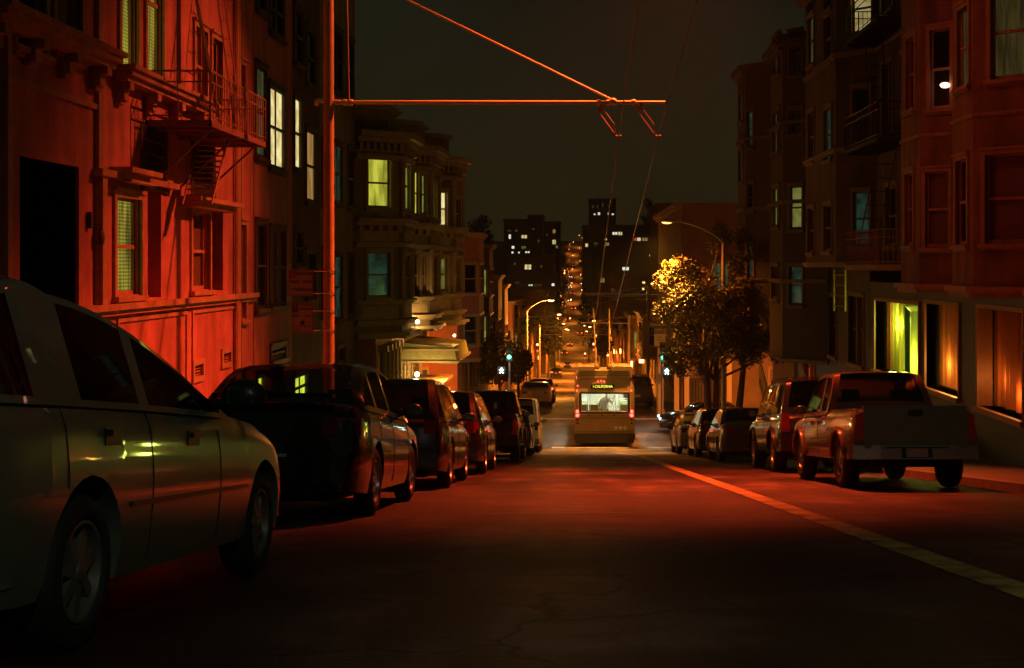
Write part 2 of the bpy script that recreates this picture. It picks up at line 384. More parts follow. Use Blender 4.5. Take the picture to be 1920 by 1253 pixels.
def section(root, side, poly, z0, z1, wm, trim, wins=(), back=None, name='wall', roof='roof'):
    """walls along a street-side line, with real openings; closed at the ends, the back and the top"""
    back = back if back is not None else (-16 if side == 'L' else 18)
    w = MB()
    for i in range(len(poly) - 1):
        P, L = seg_map(poly[i], poly[i + 1], side)
        hs = [h for h in wins if h[0] == i]
        us = sorted({0, L, *[h[1] for h in hs], *[h[2] for h in hs]}); zs = sorted({z0, z1, *[h[3] for h in hs], *[h[4] for h in hs]})
        for a, b_ in zip(us, us[1:]):
            for c, d in zip(zs, zs[1:]):
                um, zm = (a + b_) / 2, (c + d) / 2
                if not any(h[1] < um < h[2] and h[3] < zm < h[4] for h in hs): w.quad(P(a, c, 0), P(b_, c, 0), P(b_, d, 0), P(a, d, 0))
        for h in hs:
            _, a, b_, c, d = h[:5]; dp = h[6] if len(h) > 6 else .13; e_ = -dp
            for q in (((a, c), (b_, c)), ((b_, c), (b_, d)), ((b_, d), (a, d)), ((a, d), (a, c))):
                w.quad(P(q[0][0], q[0][1], 0), P(q[1][0], q[1][1], 0), P(q[1][0], q[1][1], e_), P(q[0][0], q[0][1], e_))
    f, l = poly[0], poly[-1]
    w.quad((f[0], f[1], z0), (back, f[1], z0), (back, f[1], z1), (f[0], f[1], z1)); w.quad((l[0], l[1], z0), (back, l[1], z0), (back, l[1], z1), (l[0], l[1], z1))
    w.quad((back, f[1], z0), (back, l[1], z0), (back, l[1], z1), (back, f[1], z1))
    w.quad(*[(p[0], p[1], z0) for p in poly], (back, l[1], z0), (back, f[1], z0))
    wo_ = w.build(name, wm, root, recalc=False)
    if roof:
        r = MB(); r.quad(*[(p[0], p[1], z1) for p in poly], (back, l[1], z1), (back, f[1], z1)); r.build(roof, ROOFM, wo_)
    for h in wins:
        P, L = seg_map(poly[h[0]], poly[h[0] + 1], side); k = h[5]; dp = h[6] if len(h) > 6 else .13
        if k == 'open': continue
        if k == 'door':
            door(root, P, *h[1:5], trim, dp)
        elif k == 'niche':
            n = MB(); n.quad(P(h[1], h[3], -dp), P(h[2], h[3], -dp), P(h[2], h[4], -dp), P(h[1], h[4], -dp)); n.build('recess', DOORM, root)  # back of the recess coloured near black for the shade inside it
        elif k == 'vent':
            n = MB(); n.mbox(P, h[1] - .1, h[2] + .1, h[3] - .1, h[3], -.01, .04); n.mbox(P, h[1] - .1, h[2] + .1, h[4], h[4] + .1, -.01, .04); n.mbox(P, h[1] - .1, h[1], h[3], h[4], -.01, .04); n.mbox(P, h[2], h[2] + .1, h[3], h[4], -.01, .04)
            for q in range(4): z = h[3] + (h[4] - h[3]) * (q + .4) / 4; n.mbox(P, h[1], h[2], z, z + .015, -.06, -.02)
            v = n.build('vent', trim, root); n = MB(); n.quad(P(h[1], h[3], -dp), P(h[2], h[3], -dp), P(h[2], h[4], -dp), P(h[1], h[4], -dp)); n.build('backing', BLACK, v)
        else:
            window(root, P, *h[1:5], k, trim, depth=dp, style='double' if h[2] - h[1] > 1.25 else ('plain' if h[4] - h[3] < .7 else 'sash'))
    return wo_
def door(root, P, s0, s1, z0, z1, m, dp):
    d = MB(); d.mbox(P, s0, s1, z0, z1, -dp, -dp + .04)
    d.mbox(P, s0 + .12, s1 - .12, z0 + .2, (z0 + z1) / 2 - .08, -dp + .04, -dp + .055); d.mbox(P, s0 + .12, s1 - .12, (z0 + z1) / 2 + .08, z1 - .15, -dp + .04, -dp + .055)
    o = d.build('door', DOORM, root); h = MB(); h.tube([P(s1 - .1, (z0 + z1) / 2, -dp + .05), P(s1 - .1, (z0 + z1) / 2, -dp + .11)], .025); h.build('handle', CHROME, o)
def dentils(root, poly, z0, z1, out, side, m, step=.22):
    b = MB()
    for i in range(len(poly) - 1):
        P, L = seg_map(poly[i], poly[i + 1], side); n = int(L / step); b.mbox(P, 0, L, z0 - .03, z0 - .001, -.02, out * 1.02)
        for k in range(n): s = (k + .5) * L / max(n, 1); b.mbox(P, s - step * .25, s + step * .25, z0, z1, 0, out)
    b.build('dentil_course', m, root)
ROOFM = mat('roof_tar', (.03, .03, .03), .9, var=.3)
DOORM = mat('door_paint_recess_shade', (.0012, .0018, .006), .8, spec=.0)
def px(poly, i, a, b_, c, d, kind, *r): return (i, *from_px(poly, i, a, b_, c, d), kind, *r)

# left row ---------------------------------------------------------------
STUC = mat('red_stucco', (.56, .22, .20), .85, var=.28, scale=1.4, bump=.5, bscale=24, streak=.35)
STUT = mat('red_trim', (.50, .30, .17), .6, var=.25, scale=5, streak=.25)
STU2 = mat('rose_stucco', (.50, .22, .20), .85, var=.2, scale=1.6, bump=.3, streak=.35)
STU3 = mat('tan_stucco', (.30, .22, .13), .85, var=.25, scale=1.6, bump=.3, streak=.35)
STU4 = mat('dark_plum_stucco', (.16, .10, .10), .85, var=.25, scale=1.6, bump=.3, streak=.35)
DTRIM = mat('dark_trim', (.08, .07, .05), .6)

b1 = empty('apartment_building', (-7, 18, gz(18)), 'red lit stucco apartment building with a fire escape, behind the nearest parked car', 'building')
P1 = [(-7, 6), (-7, 27.75)]
w1 = [px(P1, 0, 37, 148, 303, 700, 'door', .10),
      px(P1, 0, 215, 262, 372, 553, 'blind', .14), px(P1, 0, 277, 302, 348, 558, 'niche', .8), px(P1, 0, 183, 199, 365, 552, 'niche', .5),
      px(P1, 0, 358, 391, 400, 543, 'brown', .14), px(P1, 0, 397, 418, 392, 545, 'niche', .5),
      px(P1, 0, 28, 82, -160, 92, 'dark'), px(P1, 0, 102, 150, -160, 100, 'brown'),
      px(P1, 0, 224, 256, -170, 137, 'blind'), px(P1, 0, 273, 304, -150, 160, 'blind'),
      px(P1, 0, 364, 386, 55, 192, 'brown'), px(P1, 0, 396, 414, 75, 196, 'dark'), px(P1, 0, 449, 457, 122, 200, 'dark'),
      px(P1, 0, 449, 459, 422, 598, 'dark'), px(P1, 0, 416, 430, 662, 680, 'vent', .2), px(P1, 0, 362, 378, 684, 706, 'vent', .2),
      (0, 2.2, 3.2, 3.05, 5.2, 'dark'), (0, 4.6, 5.6, 3.05, 5.2, 'dark'), (0, 3.0, 4.4, -.4, 1.5, 'dark'),
      (0, 13.6, 14.5, 6.8, 9.0, 'dark'), (0, 17.2, 18.2, 6.8, 9.0, 'dark')]
section(b1, 'L', P1, -5.2, 10.5, STUC, STUT, w1)
belt(b1, 'water_table', P1, -.74, -.56, .14, 'L', STUT)
belt(b1, 'cornice', P1, 10.1, 10.5, .5, 'L', STUT)
def ledge(root, s0, s1, z, out, m, X=-7, corb=3):
    P, L = seg_map((X, 0), (X, 60), 'L'); b = MB()
    b.mbox(P, s0, s1, z - .07, z, 0, out + .06); b.mbox(P, s0 + .03, s1 - .03, z - .16, z - .07, 0, out); b.mbox(P, s0 + .06, s1 - .06, z - .24, z - .16, 0, out * .75)
    o = b.build('window_ledge', m, root)
    for k in range(corb):
        s = s0 + .28 + (s1 - s0 - .56) * k / max(1, corb - 1); c = MB()
        c.mbox(P, s - .09, s + .09, z - .52, z - .24, 0, out * .45); c.mbox(P, s - .09, s + .09, z - .36, z - .24, out * .45, out * .72); c.mbox(P, s - .11, s + .11, z - .58, z - .52, 0, out * .3); c.build('corbel', m, o)
ledge(b1, 14.9, 18.75, 3.12, .38, STUT, corb=4)
ledge(b1, 19.25, 23.7, 3.05, .32, STUT, corb=4)
ledge(b1, 9.2, 12.4, 3.02, .38, STUT)
# door surround, pilasters, canopies, downpipe
P, _ = seg_map((-7, 0), (-7, 60), 'L')
b = MB()
for s0, s1 in ((15.62, 15.74), (18.6, 18.78), (26.3, 26.5)): b = MB(); b.mbox(P, s0, s1, -4.6, 9.9, 0, .07); b.build('pilaster', STUT, b1)
b = MB(); b.mbox(P, 15.74, 18.6, 2.28, 2.36, 0, .05); b.build('door_moulding', STUT, b1)
b = MB(); b.mbox(P, 18.5, 22.1, 1.32, 1.42, 0, .16); b.mbox(P, 18.62, 18.8, -.56, 1.32, 0, .12); b.build('entry_surround', STUT, b1)
b = MB(); b.mbox(P, 22.45, 25.4, 1.16, 1.24, 0, .42); b.mbox(P, 22.6, 25.25, 1.06, 1.16, 0, .30); b.build('canopy', STUT, b1)
b = MB(); b.mbox(P, 19.2, 20.6, 1.42, 1.5, 0, .35); b.mbox(P, 19.3, 20.5, 1.28, 1.32, .16, .3); b.build('canopy', STUT, b1)
b = MB(); b.tube([P(26.15, 9.9, .07), P(26.15, -.9, .07)], .045); b.tube([P(26.15, -.9, .07), P(26.15, -4.4, .07)], .05); b.build('downpipe', STUT, b1)
b = MB(); b.box(-7.0, -6.93, 18.3, 18.38, .55, .78); b.ball((-6.9, 18.62, .42), .07, sx=.6, sz=1.7); b.tube([P(18.62, .34, .0), P(18.62, .34, .1)], .025); b.build('entry_lamp', DTRIM, b1)
b = MB()
for s0, s1 in ((19.5, 23.0), (23.3, 26.2)):
    for a, c, z0, z1 in ((s0, s1, -.86, -.80), (s0, s1, -2.9, -2.84), (s0, s0 + .06, -2.84, -.86), (s1 - .06, s1, -2.84, -.86)): b.mbox(P, a, c, z0, z1, 0, .03)
b.build('base_panel', STUT, b1)

b = MB()
b.tube([P(8.0, 2.55, .05), P(15.4, 2.5, .05)], .012, 5); b.tube([P(26.6, 5.2, .04), P(26.6, -3.8, .04)], .016, 5); b.build('conduit', DTRIM, b1)
b = MB(); b.mbox(P, 26.75, 27.0, -2.6, -2.2, 0, .1); b.build('meter_box', DTRIM, b1)
# fire escape
fe = empty('fire_escape', (-7, 22.5, 2.37), 'rust coloured iron fire escape with railings and a ladder on the red lit wall', 'fire escape')
IRON = mat('iron_paint', (.30, .15, .10), .55, var=.2, scale=8)
Y0, Y1, XO, XI, ZP = 20.7, 24.4, -5.9, -6.97, 2.37
b = MB()
for a, c, d, e_ in ((XO - .04, XO, Y0, Y1), (XI, XI + .04, Y0, Y1), (XI, XO, Y0, Y0 + .04), (XI, XO, Y1 - .04, Y1)): b.box(a, c, d, e_, ZP - .10, ZP)
n = 22
for k in range(n):
    x = XI + .06 + (XO - XI - .12) * k / (n - 1); b.box(x - .008, x + .008, Y0 + .04, Y1 - .04, ZP - .035, ZP - .005)
for k in range(1, 5): y = Y0 + (Y1 - Y0) * k / 5; b.box(XI + .04, XO - .04, y - .02, y + .02, ZP - .08, ZP - .036)
b.build('platform', IRON, fe)
def rail(b, pts, z0, h, step=.14, r=.010):
    for p, q in zip(pts, pts[1:]):
        p = Vector(p); q = Vector(q); L = (q - p).length; n = max(2, int(L / step))
        for zz, rr in ((h, .018), (h * .78, .014), (.08, .012)): b.tube([(p.x, p.y, z0 + zz), (q.x, q.y, z0 + zz)], rr, 6)
        for k in range(n + 1):
            c = p.lerp(q, k / n); b.tube([(c.x, c.y, z0), (c.x, c.y, z0 + h)], r if 0 < k < n else .02, 5, caps=False)
b = MB(); rail(b, [(XI, Y0 + .02), (XO - .02, Y0 + .02)], ZP, .8, step=.55); rail(b, [(XO - .02, Y0 + .02), (XO - .02, Y1 - .02), (XI, Y1 - .02)], ZP, .8, step=.16); b.build('railing', IRON, fe)
for y in (Y0 + .4, 22.5, Y1 - .4):
    b = MB(); b.tube([(XO - .1, y, ZP - .1), (-6.98, y, ZP - 1.0)], .02, 6); b.tube([(XO - .1, y, ZP - .12), (-6.98, y, ZP - .12)], .02, 6); b.build('bracket', IRON, fe)
def ladder(p0, p1, w_, n, name='ladder', parent=fe, ax=Vector((0, 1, 0)), r=.018, m=None):
    p0 = Vector(p0); p1 = Vector(p1); b = MB()
    for s_ in (-1, 1): b.tube([p0 + ax * s_ * w_ / 2, p1 + ax * s_ * w_ / 2], r, 6)
    for k in range(n): c = p0.lerp(p1, (k + .5) / n); b.tube([c - ax * w_ / 2, c + ax * w_ / 2], r * .7, 5)
    return b.build(name, m or IRON, parent)
ladder((-6.05, 23.0, ZP), (-6.75, 23.9, ZP + 3.6), .5, 11)
ladder((-6.0, 21.6, ZP), (-6.5, 20.9, ZP + 3.6), .1, 3, name='stay_rod')
b = MB()
for k in range(12):
    t = k / 11; b.box(-6.75, -6.25, 22.0 + .9 * t, 22.16 + .9 * t, ZP - 1.25 + 1.15 * t, ZP - 1.23 + 1.15 * t)
b.tube([(-6.25, 21.95, ZP - 1.3), (-6.25, 23.0, ZP - .05)], .02, 6); b.tube([(-6.75, 21.95, ZP - 1.3), (-6.75, 23.0, ZP - .05)], .02, 6)
b.build('stair_flight', IRON, fe)
b = MB(); rail(b, [(XI + .06, 20.35), (XI + .06, 21.6)], ZP - 1.15, 1.05, step=.055, r=.009)  # dark grilles stand in for the fire escape's shadows on the wall
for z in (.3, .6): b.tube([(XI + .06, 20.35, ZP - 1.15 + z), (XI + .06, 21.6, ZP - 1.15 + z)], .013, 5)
b.build('shadow_grille', DSTEEL, fe); b = MB(); rail(b, [(XI + .06, 23.05), (XI + .06, 24.5)], ZP - 1.25, 1.15, step=.06, r=.009)
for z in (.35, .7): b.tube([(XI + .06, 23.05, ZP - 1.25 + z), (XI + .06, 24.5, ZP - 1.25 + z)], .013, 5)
b.build('shadow_grille', DSTEEL, fe)

def row_building(name, label, y0, y1, X, z0, z1, wm, trim, wins, side='L', cor=True, back=None):
    r = empty(name, (X, (y0 + y1) / 2, gz((y0 + y1) / 2)), label, 'building')
    pl = [(X, y0 + .015), (X, y1 - .015)]
    section(r, side, pl, z0, z1, wm, trim, [px(pl, 0, *q, .04) for q in wins], back=back)
    if cor: belt(r, 'cornice', pl, z1 - .35, z1, .35, side, trim)
    return r
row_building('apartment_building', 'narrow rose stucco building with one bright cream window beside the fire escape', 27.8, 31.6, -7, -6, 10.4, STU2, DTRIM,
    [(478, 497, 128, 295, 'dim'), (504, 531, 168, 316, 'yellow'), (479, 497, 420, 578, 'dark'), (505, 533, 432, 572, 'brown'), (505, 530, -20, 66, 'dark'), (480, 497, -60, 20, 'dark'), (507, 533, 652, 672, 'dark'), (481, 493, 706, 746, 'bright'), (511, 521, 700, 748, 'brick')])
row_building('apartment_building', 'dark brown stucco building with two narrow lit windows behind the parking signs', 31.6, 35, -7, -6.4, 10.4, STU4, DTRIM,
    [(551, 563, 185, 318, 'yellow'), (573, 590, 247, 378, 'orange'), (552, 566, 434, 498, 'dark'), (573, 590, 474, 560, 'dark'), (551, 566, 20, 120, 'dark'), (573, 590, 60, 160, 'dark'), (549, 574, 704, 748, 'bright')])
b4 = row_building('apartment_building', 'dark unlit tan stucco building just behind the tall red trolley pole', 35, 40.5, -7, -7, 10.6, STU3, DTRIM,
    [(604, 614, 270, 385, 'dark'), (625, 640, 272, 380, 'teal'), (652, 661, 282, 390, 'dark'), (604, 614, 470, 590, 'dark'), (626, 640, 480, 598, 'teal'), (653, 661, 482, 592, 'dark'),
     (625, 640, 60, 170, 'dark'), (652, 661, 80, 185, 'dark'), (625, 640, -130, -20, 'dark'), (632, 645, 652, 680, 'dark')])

# Victorian corner building with three bays -------------------------------
VM = mat('olive_clapboard', (.27, .22, .13), .7, var=.25, scale=2, bump=.3, streak=.35)
VT = mat('cream_trim', (.40, .32, .19), .6, var=.2, scale=5)
v = empty('victorian_building', (-6.3, 46.5, gz(46.5)), 'ornate Victorian corner building with three rounded bays and lime lit upper windows', 'building')
VP_ = [(-7.0, 40.56), (-5.65, 41.6), (-5.6, 43.6), (-6.3, 44.5), (-6.3, 45.1), (-5.25, 46.1), (-5.2, 48.3), (-6.1, 49.1), (-6.1, 49.6), (-4.85, 50.6), (-4.6, 51.7), (-5.2, 52.9)]
vw = [px(VP_, 0, 690, 732, 297, 389, 'green', .16), px(VP_, 0, 690, 732, 474, 557, 'teal', .16),
      px(VP_, 1, 757, 768, 304, 394, 'lime', .1), px(VP_, 1, 757, 768, 480, 562, 'brown', .1),
      px(VP_, 4, 774, 785, 322, 403, 'green', .12), px(VP_, 4, 790, 799, 328, 402, 'lime', .12), px(VP_, 4, 776, 786, 476, 558, 'dark', .12), px(VP_, 4, 791, 799, 480, 555, 'dark', .12),
      px(VP_, 5, 811, 818, 345, 410, 'lime', .1), px(VP_, 5, 811, 818, 482, 552, 'dark', .1),
      px(VP_, 8, 823, 838, 360, 424, 'yellow', .12), px(VP_, 8, 823, 838, 484, 545, 'olive', .12), px(VP_, 9, 854, 863, 372, 430, 'dark', .1), px(VP_, 9, 854, 863, 486, 545, 'brown', .1)]
section(v, 'L', VP_, -2.3, 4.0, VM, VT, vw, name='upper_wall')
for z0, z1, o in ((3.98, 4.32, .42), (3.42, 3.58, .14), (1.32, 1.55, .24), (.62, .78, .14), (-1.22, -1.08, .18), (-1.9, -1.72, .2), (-2.32, -2.12, .28)):
    belt(v, 'cornice' if z1 > 3.5 else 'string_course', VP_, z0, z1, o, 'L', VT)
dentils(v, offs(VP_, 0, 'L'), 3.72, 3.96, .2, 'L', VT); dentils(v, offs(VP_, 0, 'L'), 1.16, 1.31, .12, 'L', VT, .3)
pr = offs(VP_, -.5, 'L')
section(v, 'L', [tuple(p) for p in pr], 4.34, 5.15, VM, VT, name='parapet'); belt(v, 'parapet_cap', [tuple(p) for p in pr], 5.1, 5.25, .2, 'L', VT)
for i in (1, 2, 5, 6, 9, 10):
    q = offs(VP_, .03, 'L')[i]; b = MB(); b.tube([(q.x, q.y, 1.6), (q.x, q.y, 3.4)], .085, 10); b.tube([(q.x, q.y, 3.2), (q.x, q.y, 3.4)], .13, 10); b.build('colonnette', VT, v); b = MB(); b.tube([(q.x, q.y, -1.05), (q.x, q.y, .6)], .085, 10); b.tube([(q.x, q.y, .45), (q.x, q.y, .6)], .13, 10); b.build('colonnette', VT, v)
for i in range(0, 11):
    if i in (2, 3, 6, 7): continue
    P, L = seg_map(VP_[i], VP_[i + 1], 'L')
    if L > .7:
        for z0, z1 in ((.82, 1.12), (-1.7, -1.26)): b = MB(); b.mbox(P, .15, L - .15, z0, z1, 0, .03); b.mbox(P, .22, L - .22, z0 + .06, z1 - .06, .03, .05); b.build('apron_panel', VT, v)
VG = [(-6.35, 40.6), (-6.35, 52.9)]
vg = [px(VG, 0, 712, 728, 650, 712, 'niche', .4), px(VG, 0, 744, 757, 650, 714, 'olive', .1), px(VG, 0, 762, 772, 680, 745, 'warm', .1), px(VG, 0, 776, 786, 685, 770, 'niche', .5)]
section(v, 'L', VG, -8.2, -2.3, mat('shopfront_ochre', (.40, .27, .12), .6, var=.25, scale=3), VT, vg, name='ground_floor_wall', roof=None)
b = MB()
for y in (41.2, 42.2, 43.0, 43.9, 44.8): b = MB(); b.tube([(-6.2, y, -6.4), (-6.2, y, -2.75)], .11, 12); b.box(-6.34, -6.04, y - .16, y + .16, -2.75, -2.55); b.box(-6.34, -6.04, y - .15, y + .15, -6.6, -6.3); b.build('shopfront_column', VT, v)
aw = MB(); aw.hexa([(-6.34, 46.6, -3.45), (-4.3, 46.6, -3.55), (-4.3, 51.6, -3.55), (-6.34, 51.6, -3.45), (-6.34, 46.6, -2.78), (-4.45, 46.6, -2.95), (-4.45, 51.6, -2.95), (-6.34, 51.6, -2.78)])
awo = aw.build('awning', mat('awning_canvas', (.30, .28, .12), .8, var=.25, scale=6), v)
b = MB(); b.box(-6.3, -4.26, 46.56, 46.59, -3.08, -3.0); b.box(-6.3, -4.26, 46.56, 46.59, -3.5, -3.44); b.box(-4.29, -4.24, 46.6, 51.6, -3.5, -3.42); b.build('valance', VT, awo)
b = MB(); b.box(-6.3, -5.0, 47.2, 51.2, -6.9, -5.6); b.box(-6.3, -4.9, 47.15, 51.25, -5.6, -5.5)
for k in range(3): b.box(-6.3, -5.1 + .1 * k, 47.4, 51.0, -5.4 + .5 * k, -5.3 + .5 * k)
b.build('shop_counter', mat('ochre_boards', (.5, .32, .12), .6, var=.2), v)
for (x, y, z) in ((-5.75, 46.3, -3.9), (-5.95, 45.6, -4.15)):
    g = MB(); g.ball((x, y, z), .09)
    l_ = tag(g.build('shop_lamp', [mat('globe_glow', (1, 1, 1), emit=(1, .8, .45), es=14)], v), None)
lamp('shop_glow', 'POINT', Vector((-5.2, 46.0, -4.2)) - OFF[v], 130, (1, .58, .15), v, .1)
lamp('shop_glow', 'POINT', Vector((-5.0, 48.7, -4.0)) - OFF[v], 150, (1, .45, .09), v, .1)

g = MB(); g.tube([(-6.25, 45.3, -2.25), (-5.7, 45.2, -2.2), (-5.62, 45.2, -2.0)], .02, 6); sc_ = g.build('wall_bracket', DTRIM, v); g = MB(); g.ball((-5.6, 45.2, -1.95), .07); g.build('sconce_globe', MATS['globe_glow'], sc_)
lamp('sconce_light', 'POINT', Vector((-5.45, 44.95, -1.95)) - OFF[v], 55, (1, .52, .14), v, .07)
lamp('sconce_light', 'POINT', Vector((-4.55, 48.2, -2.55)) - OFF[v], 45, (1, .45, .10), v, .07)
g = MB(); g.ball((-4.58, 48.2, -2.6), .05); g.build('awning_lamp', MATS['globe_glow'], v)
# right row ---------------------------------------------------------------
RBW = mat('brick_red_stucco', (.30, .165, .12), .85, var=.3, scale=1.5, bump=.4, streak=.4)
RBT = mat('terracotta_trim', (.42, .26, .17), .6, var=.25, scale=4)
GRN = mat('bottle_green_paint', (.018, .036, .025), .5, var=.3, scale=2)
r1 = empty('apartment_building', (9, 28, gz(28)), 'brick red bay-windowed building on the right with a curtained shop front below', 'building')
RU = [(9, 19.6), (8, 20.6), (8, 22.4), (9, 23.4), (9, 24.8), (8, 25.8), (8, 27.2), (9, 28.2), (9, 28.8), (8, 29.8), (8, 31.5), (9, 32.4), (9, 33.4)]
ru = [px(RU, 4, 1848, 1925, 288, 455, 'brown', .14), px(RU, 4, 1858, 1932, -30, 145, 'umber', .14),
      px(RU, 5, 1794, 1815, 300, 458, 'dark', .12), px(RU, 5, 1796, 1818, 15, 162, 'umber', .12),
      px(RU, 8, 1736, 1779, 322, 463, 'brown', .12), px(RU, 8, 1744, 1782, 55, 203, 'dark', .12),
      px(RU, 9, 1698, 1713, 326, 460, 'dark', .12), px(RU, 9, 1700, 1716, 72, 205, 'dark', .12),
      (0, .3, 1.1, .5, 2.3, 'dark'), (1, .4, 1.4, .5, 2.3, 'dark'), (3, .3, 1.0, .5, 2.3, 'dark')]
section(r1, 'R', RU, -.44, 9.6, RBW, RBT, ru, name='upper_wall')
belt(r1, 'string_course', RU, -.62, -.40, .16, 'R', RBT); belt(r1, 'string_course', RU, 3.0, 3.08, .05, 'R', RBT); belt(r1, 'cornice', RU, 9.2, 9.6, .4, 'R', RBT)
RG = [(9.05, 16), (9.05, 39.4)]
rg = [px(RG, 0, 1836, 1920, 582, 775, 'open', .3), px(RG, 0, 1737, 1799, 572, 735, 'open', .3), px(RG, 0, 1642, 1724, 568, 705, 'open', .3), (0, 1.5, 5.6, -3.3, -1.0, 'dark', .2)]
section(r1, 'R', RG, -6.4, -.46, GRN, DTRIM, rg, name='ground_floor_wall', roof=None)
CUR = mat('orange_curtain', (.62, .22, .07), .8, var=.15, scale=5); ROOM = mat('green_room', (.06, .16, .07), .8, var=.2)
CURY = mat('yellow_curtain', (.7, .6, .12), .8); SFT = mat('shop_frame', (.45, .22, .12), .5, var=.2)
P, _ = seg_map((9.05, 0), (9.05, 60), 'R')
def shop(s0, s1, z0, z1, mode):
    w_ = MB(); w_.quad(P(s0 - .2, z0 - .2, -1.8), P(s1 + .6, z0 - .2, -1.8), P(s1 + .6, z1 + .2, -1.8), P(s0 - .2, z1 + .2, -1.8))
    for a, c in ((s0 - .2, s0 - .2), (s1 + .6, s1 + .6)): w_.quad(P(a, z0 - .2, -.31), P(a, z0 - .2, -1.8), P(a, z1 + .2, -1.8), P(a, z1 + .2, -.31))
    for z in (z0 - .2, z1 + .2): w_.quad(P(s0 - .2, z, -.31), P(s1 + .6, z, -.31), P(s1 + .6, z, -1.8), P(s0 - .2, z, -1.8))
    w_.build('room', ROOM, r1)
    f = MB()
    for a, c, d, e_ in ((s0 - .1, s0, z0, z1 + .1), (s1, s1 + .1, z0, z1 + .1), (s0, s1, z1, z1 + .1)): f.mbox(P, a, c, d, e_, -.3, .05)
    f.mbox(P, s0 - .12, s1 + .12, z0 - .12, z0, -.3, .12)
    fo = f.build('shop_window', SFT, r1)
    g = MB(); g.quad(P(s0, z0, -.12), P(s1, z0, -.12), P(s1, z1, -.12), P(s0, z1, -.12)); g.build('pane', CLEAR, fo)
    def drape(a, c, top, bot, m, off=-.4, amp=.05, fr=17):
        d = MB(); n = 40
        for i in range(n):
            q = [a + (c - a) * (i + t) / n for t in (0, 1)]
            o_ = [off + amp * math.sin(x * fr) + .02 * math.sin(x * 41) for x in q]
            zb = [bot(x) if callable(bot) else bot for x in q]; zt = [top(x) if callable(top) else top for x in q]
            d.quad(P(q[0], zb[0], o_[0]), P(q[1], zb[1], o_[1]), P(q[1], zt[1], o_[1]), P(q[0], zt[0], o_[0]))
        d.build('curtain', m, fo)
    if mode == 0:
        for s_, r_ in ((s0 + (s1 - s0) * .62, .2),):
            c = MB(); c.tube([P(s_, z0, -.75), P(s_, z1 - .2, -.75)], r_, 16); c.tube([P(s_, z1 - .25, -.75), P(s_, z1 - .12, -.75), P(s_, z1 + .05, -.75)], [r_ * 1.1, r_ * 1.7, r_ * 1.7], 16)
            c.build('column', mat('pale_column', (.8, .72, .2), .6), r1)
        drape(s0 + (s1 - s0) * .70, s1 + .1, z1, z0, CURY, -.45); drape(s0 + (s1 - s0) * .9, s1 + .5, z1, z0, CUR, -.38)
    elif mode == 1:
        drape(s0, s1 + .3, z1, lambda x: z0 + .02, CUR, -.45); drape(s0 + .35, s0 + .9, z1 - .25, z0, CURY, -.36, .02)
    else:
        drape(s0 + .9, s1 + .3, z1, z0, CUR, -.45, .06, 9); drape(s0, s0 + .95, z1, z0, BGL, -.45)
for h, md in zip(rg[:3], (2, 1, 0)): shop(h[1] + RG[0][1], h[2] + RG[0][1], h[3], h[4], md)
for (x, y, z, e_, c) in ((9.38, 37.5, -1.7, 60, (.85, 1, .15)), (9.38, 36.3, -2.7, 45, (.9, 1, .15)), (10.3, 34.4, -1.2, 40, (.4, 1, .2)), (9.32, 31.3, -2.7, 36, (1, .45, .09)), (9.32, 32.4, -2.5, 22, (1, .55, .1)), (9.32, 27.2, -2.75, 12, (1, .30, .06)), (9.32, 28.2, -2.5, 9, (1, .34, .07))):
    lamp('shop_fill_light', 'POINT', Vector((x, y, z)) - OFF[r1], e_, c, r1, .18)  # fill lights without fittings; orange ones added to brighten the curtains
b = MB(); b.tube([(9.35, 29.25, 2.9), (9.35, 29.25, 3.3)], .012, 6); b.ball((9.35, 29.25, 2.85), .12, sx=1.4, sz=.7)
# glowing ball in place of a lamp's reflection in the upper bay window
q = at(1772, 160, 29.22); g = MB(); g.ball(q, .09, sx=1.35, sz=.75)
g.build('lamp_reflection', [mat('lamp_reflection_glow', (1, .8, .7), emit=(1, .42, .28), es=4)], r1)

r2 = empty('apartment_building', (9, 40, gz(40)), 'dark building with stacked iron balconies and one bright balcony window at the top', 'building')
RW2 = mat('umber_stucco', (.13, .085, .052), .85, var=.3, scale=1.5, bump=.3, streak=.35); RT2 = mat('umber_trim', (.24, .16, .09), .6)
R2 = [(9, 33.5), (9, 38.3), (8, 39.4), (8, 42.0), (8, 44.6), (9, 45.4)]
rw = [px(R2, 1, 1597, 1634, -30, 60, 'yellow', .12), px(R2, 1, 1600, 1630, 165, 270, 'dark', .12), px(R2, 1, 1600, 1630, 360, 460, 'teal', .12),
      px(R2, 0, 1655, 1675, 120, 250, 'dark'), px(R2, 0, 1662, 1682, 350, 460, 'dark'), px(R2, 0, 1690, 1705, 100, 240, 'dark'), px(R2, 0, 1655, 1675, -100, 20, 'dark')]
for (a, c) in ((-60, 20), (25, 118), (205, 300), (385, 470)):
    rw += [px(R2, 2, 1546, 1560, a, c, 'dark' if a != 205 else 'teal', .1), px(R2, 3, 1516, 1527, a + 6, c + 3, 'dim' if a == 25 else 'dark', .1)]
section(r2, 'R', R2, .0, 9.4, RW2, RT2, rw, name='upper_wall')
for z in (3.5, 6.4, -.02): belt(r2, 'string_course', R2, z, z + .16, .1, 'R', RT2)
belt(r2, 'cornice', R2, 9.05, 9.4, .4, 'R', RT2)
RG2 = [(9.05, 39.45), (9.05, 52.5)]
g2 = [px(RG2, 0, 1592, 1620, 556, 682, 'brown', .2), px(RG2, 0, 1541, 1569, 556, 664, 'brown', .2), px(RG2, 0, 1508, 1529, 662, 720, 'red', .2)]  # the red pane glows in place of a lamp-lit doorway
section(r2, 'R', RG2, -8, -.03, GRN, RT2, g2, name='ground_floor_wall', roof=None)
